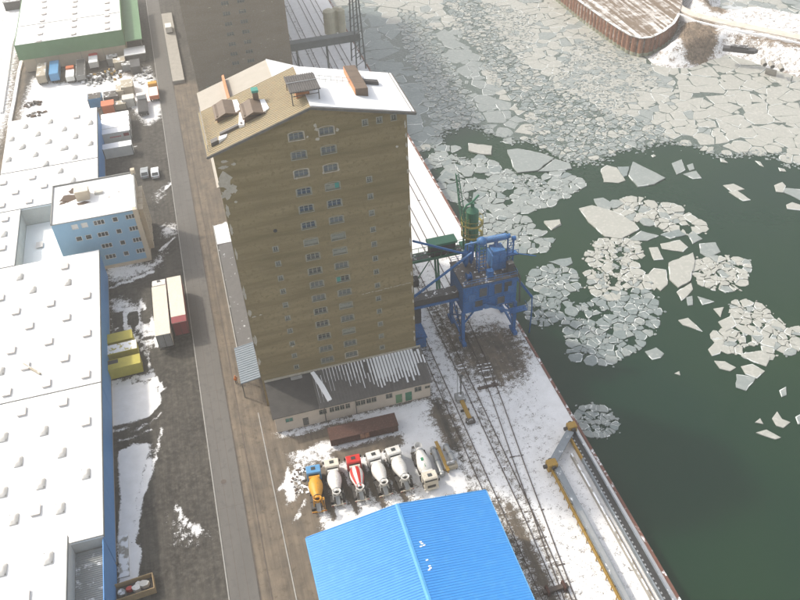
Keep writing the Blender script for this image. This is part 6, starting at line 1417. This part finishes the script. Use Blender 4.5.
for (px,py,rd),lab in zip(((331,36,1.7),(338,34,1.2),(342.5,35,1.2)),('widest cream tank beside the far quay crane','cream tank between two others beside the far crane','cream tank closest to the far crane tower')):
    p=G(px,py,0); tk=thing('storage_tank',lab,'tank',(p[0],p[1],0),0,'cream tanks beside the far crane')
    MB().lathe((0,0,1),(0,0,1),[(0,rd),(2.0,rd),(2.02,rd*1.05),(2.2,rd*1.05),(2.22,rd),(4.2,rd),(4.22,rd*1.05),(4.4,rd*1.05),(4.42,rd),(6.4,rd),(7.0,rd*0.4)],18).build('shell','cream_tank',tk)
    for k in range(4): MB().beam((rd*.7*math.cos(k*1.57+.78),rd*.7*math.sin(k*1.57+.78),0),(rd*.7*math.cos(k*1.57+.78),rd*.7*math.sin(k*1.57+.78),1.1),0.2,0.2).build('leg','far_steel',tk)
# ------------------------------------------------------------------ far bank things
p=G(739,52,0.6); bt=thing('pontoon','dark weathered pontoon lying on the snowy far bank','pontoon',(p[0],p[1],p[2]+0.2),math.radians(-35))
MB().prism([(-4.2,-0.9),(3.6,-1.1),(4.6,0),(3.6,1.1),(-4.2,0.9)],0,0.9).build('hull','paint_dark',bt); MB().box(-2.5,2.0,-0.7,0.7,0.9,1.5).build('deck_house','machine_dark',bt)
for k in range(3):
    px,py=((762,61.5),(769.5,63.5),(779,66.5))[k]; p=G(px,py,-0.2); tag(MB().lathe((p[0],p[1]-0.9,p[2]),(-0.25,-0.8,-0.1),[(-1.2,0.6),(0.9,0.6),(0.9,0.45),(0.2,0.42)],16).build('outfall_pipe','concrete'),('leftmost of three outfall pipes in the far bank','middle one of three outfall pipes in the far bank','rightmost of three outfall pipes in the far bank')[k],'pipe','outfall pipes in the far bank')
ap=[G(766,68,-1),G(777,70.5,-1),G(776,76,-2.8),G(765,73,-2.8)]
mb=MB(); mb.hexa([(x,y,z-0.5) for x,y,z in ap[::-1]]+[(x,y,z+0.1) for x,y,z in ap[::-1]]); tag(mb.build('outfall_apron','concrete'),'grey stone apron under the outfall pipes','apron')
sc=MB()   # bare scrub on the bank
tp=inpoly(W([(684,24),(700,19),(712,25),(714,38),(704,48),(690,48),(683,38)],1.4))
for k in range(2600):
    x=random.uniform(120,160); y=random.uniform(180,235)
    if not tp(x,y): continue
    for j in range(3):
        a=random.uniform(0,6.28); l=random.uniform(0.5,1.3); q=Vector((x+random.uniform(-.4,.4),y+random.uniform(-.4,.4),1.3)); e=q+Vector((math.cos(a)*l*0.5,math.sin(a)*l*0.5,l)); n_=Vector((-math.sin(a),math.cos(a),0))*0.05
        sc.add([q-n_,q+n_,e],[(0,1,2)])
tag(sc.build('scrub','scrub'),'bare brown scrub on the far bank','scrub',kind='stuff')
M['basin_ice']=mat('basin_ice',(0.42,0.45,0.46),(0.55,0.57,0.57),0.2,0.4)
tag(MB().prism(W([(722,2),(728,-12),(744,-14),(748,2),(744,12),(733,15),(722,13)],-2.94),-3.05,-2.94).build('basin_ice','basin_ice'),'smooth ice patch in the basin behind the far road','ice')
# ------------------------------------------------------------------ worker by the dock canopy
p=G(238.5,383,0); wk=thing('person','worker in orange jacket standing beside the dock canopy','person',(p[0]-0.3,p[1],0),0.4)
def skinned(name,verts,edges,rad,m,parent):
    me=bpy.data.meshes.new(name); me.from_pydata(verts,edges,[]); o=bpy.data.objects.new(name,me); col.objects.link(o); o.parent=parent
    sk=o.modifiers.new('skin','SKIN'); me.skin_vertices.new() if not me.skin_vertices else None
    for i,r in enumerate(rad): me.skin_vertices[0].data[i].radius=(r,r)
    me.skin_vertices[0].data[0].use_root=True
    sb=o.modifiers.new('sub','SUBSURF'); sb.levels=1; sb.render_levels=1; me.materials.append(M[m]); return o
body=skinned('body',[(0,0,0.95),(0,0,1.2),(0,0,1.42),(0,0.01,1.52),(0,0.02,1.62),(0,0.03,1.74),(0.2,0,1.40),(0.27,0.03,1.12),(0.25,0.14,0.88),(-0.2,0,1.40),(-0.27,0.03,1.12),(-0.25,0.14,0.88),(0.1,0,0.88),(0.12,0.03,0.48),(0.12,0,0.07),(0.13,0.16,0.05),(-0.1,0,0.88),(-0.12,-0.03,0.48),(-0.12,-0.06,0.07),(-0.13,0.10,0.05)],
 [(0,1),(1,2),(2,3),(3,4),(4,5),(2,6),(6,7),(7,8),(2,9),(9,10),(10,11),(0,12),(12,13),(13,14),(14,15),(0,16),(16,17),(17,18),(18,19)],[0.15,0.15,0.16,0.06,0.09,0.09,0.07,0.055,0.045,0.07,0.055,0.045,0.1,0.075,0.055,0.05,0.1,0.075,0.055,0.05],'trousers',wk)
jk=MB().lathe((0,0,0.86),(0,0,1),[(0,0.235),(0.3,0.215),(0.52,0.225),(0.62,0.13)],12).build('jacket','hivis',wk,smooth=True)
for s in (-1,1):
    MB().tube((s*0.2,0,1.42),(s*0.275,0.03,1.12),0.09,0.075,8).build('sleeve','hivis',wk); MB().tube((s*0.275,0.03,1.13),(s*0.25,0.13,0.9),0.075,0.06,8).build('sleeve','hivis',wk)
MB().lathe((0,0.03,1.58),(0,0.05,1),[(0,0.07),(0.06,0.098),(0.16,0.1),(0.2,0.08)],12).build('face','skin',wk,smooth=True); MB().lathe((0,0.02,1.69),(0,0,1),[(0,0.115),(0.05,0.118),(0.12,0.07),(0.135,0.02)],12).build('helmet','hivis',wk,smooth=True)
# ------------------------------------------------------------------ haze
hm=bpy.data.materials.new('haze'); hm.use_nodes=True; t=hm.node_tree; t.nodes.clear(); ou=t.nodes.new('ShaderNodeOutputMaterial'); pv=t.nodes.new('ShaderNodeVolumePrincipled')
pv.inputs['Color'].default_value=(1.0,0.965,0.89,1); pv.inputs['Density'].default_value=0.00065; pv.inputs['Anisotropy'].default_value=0.2; t.links.new(pv.outputs[0],ou.inputs['Volume'])
hzb=MB().box(-3100,4100,-1000,4100,-8,104).build('haze',hm); tag(hzb,'thin pale winter haze over the harbour','haze',kind='stuff')
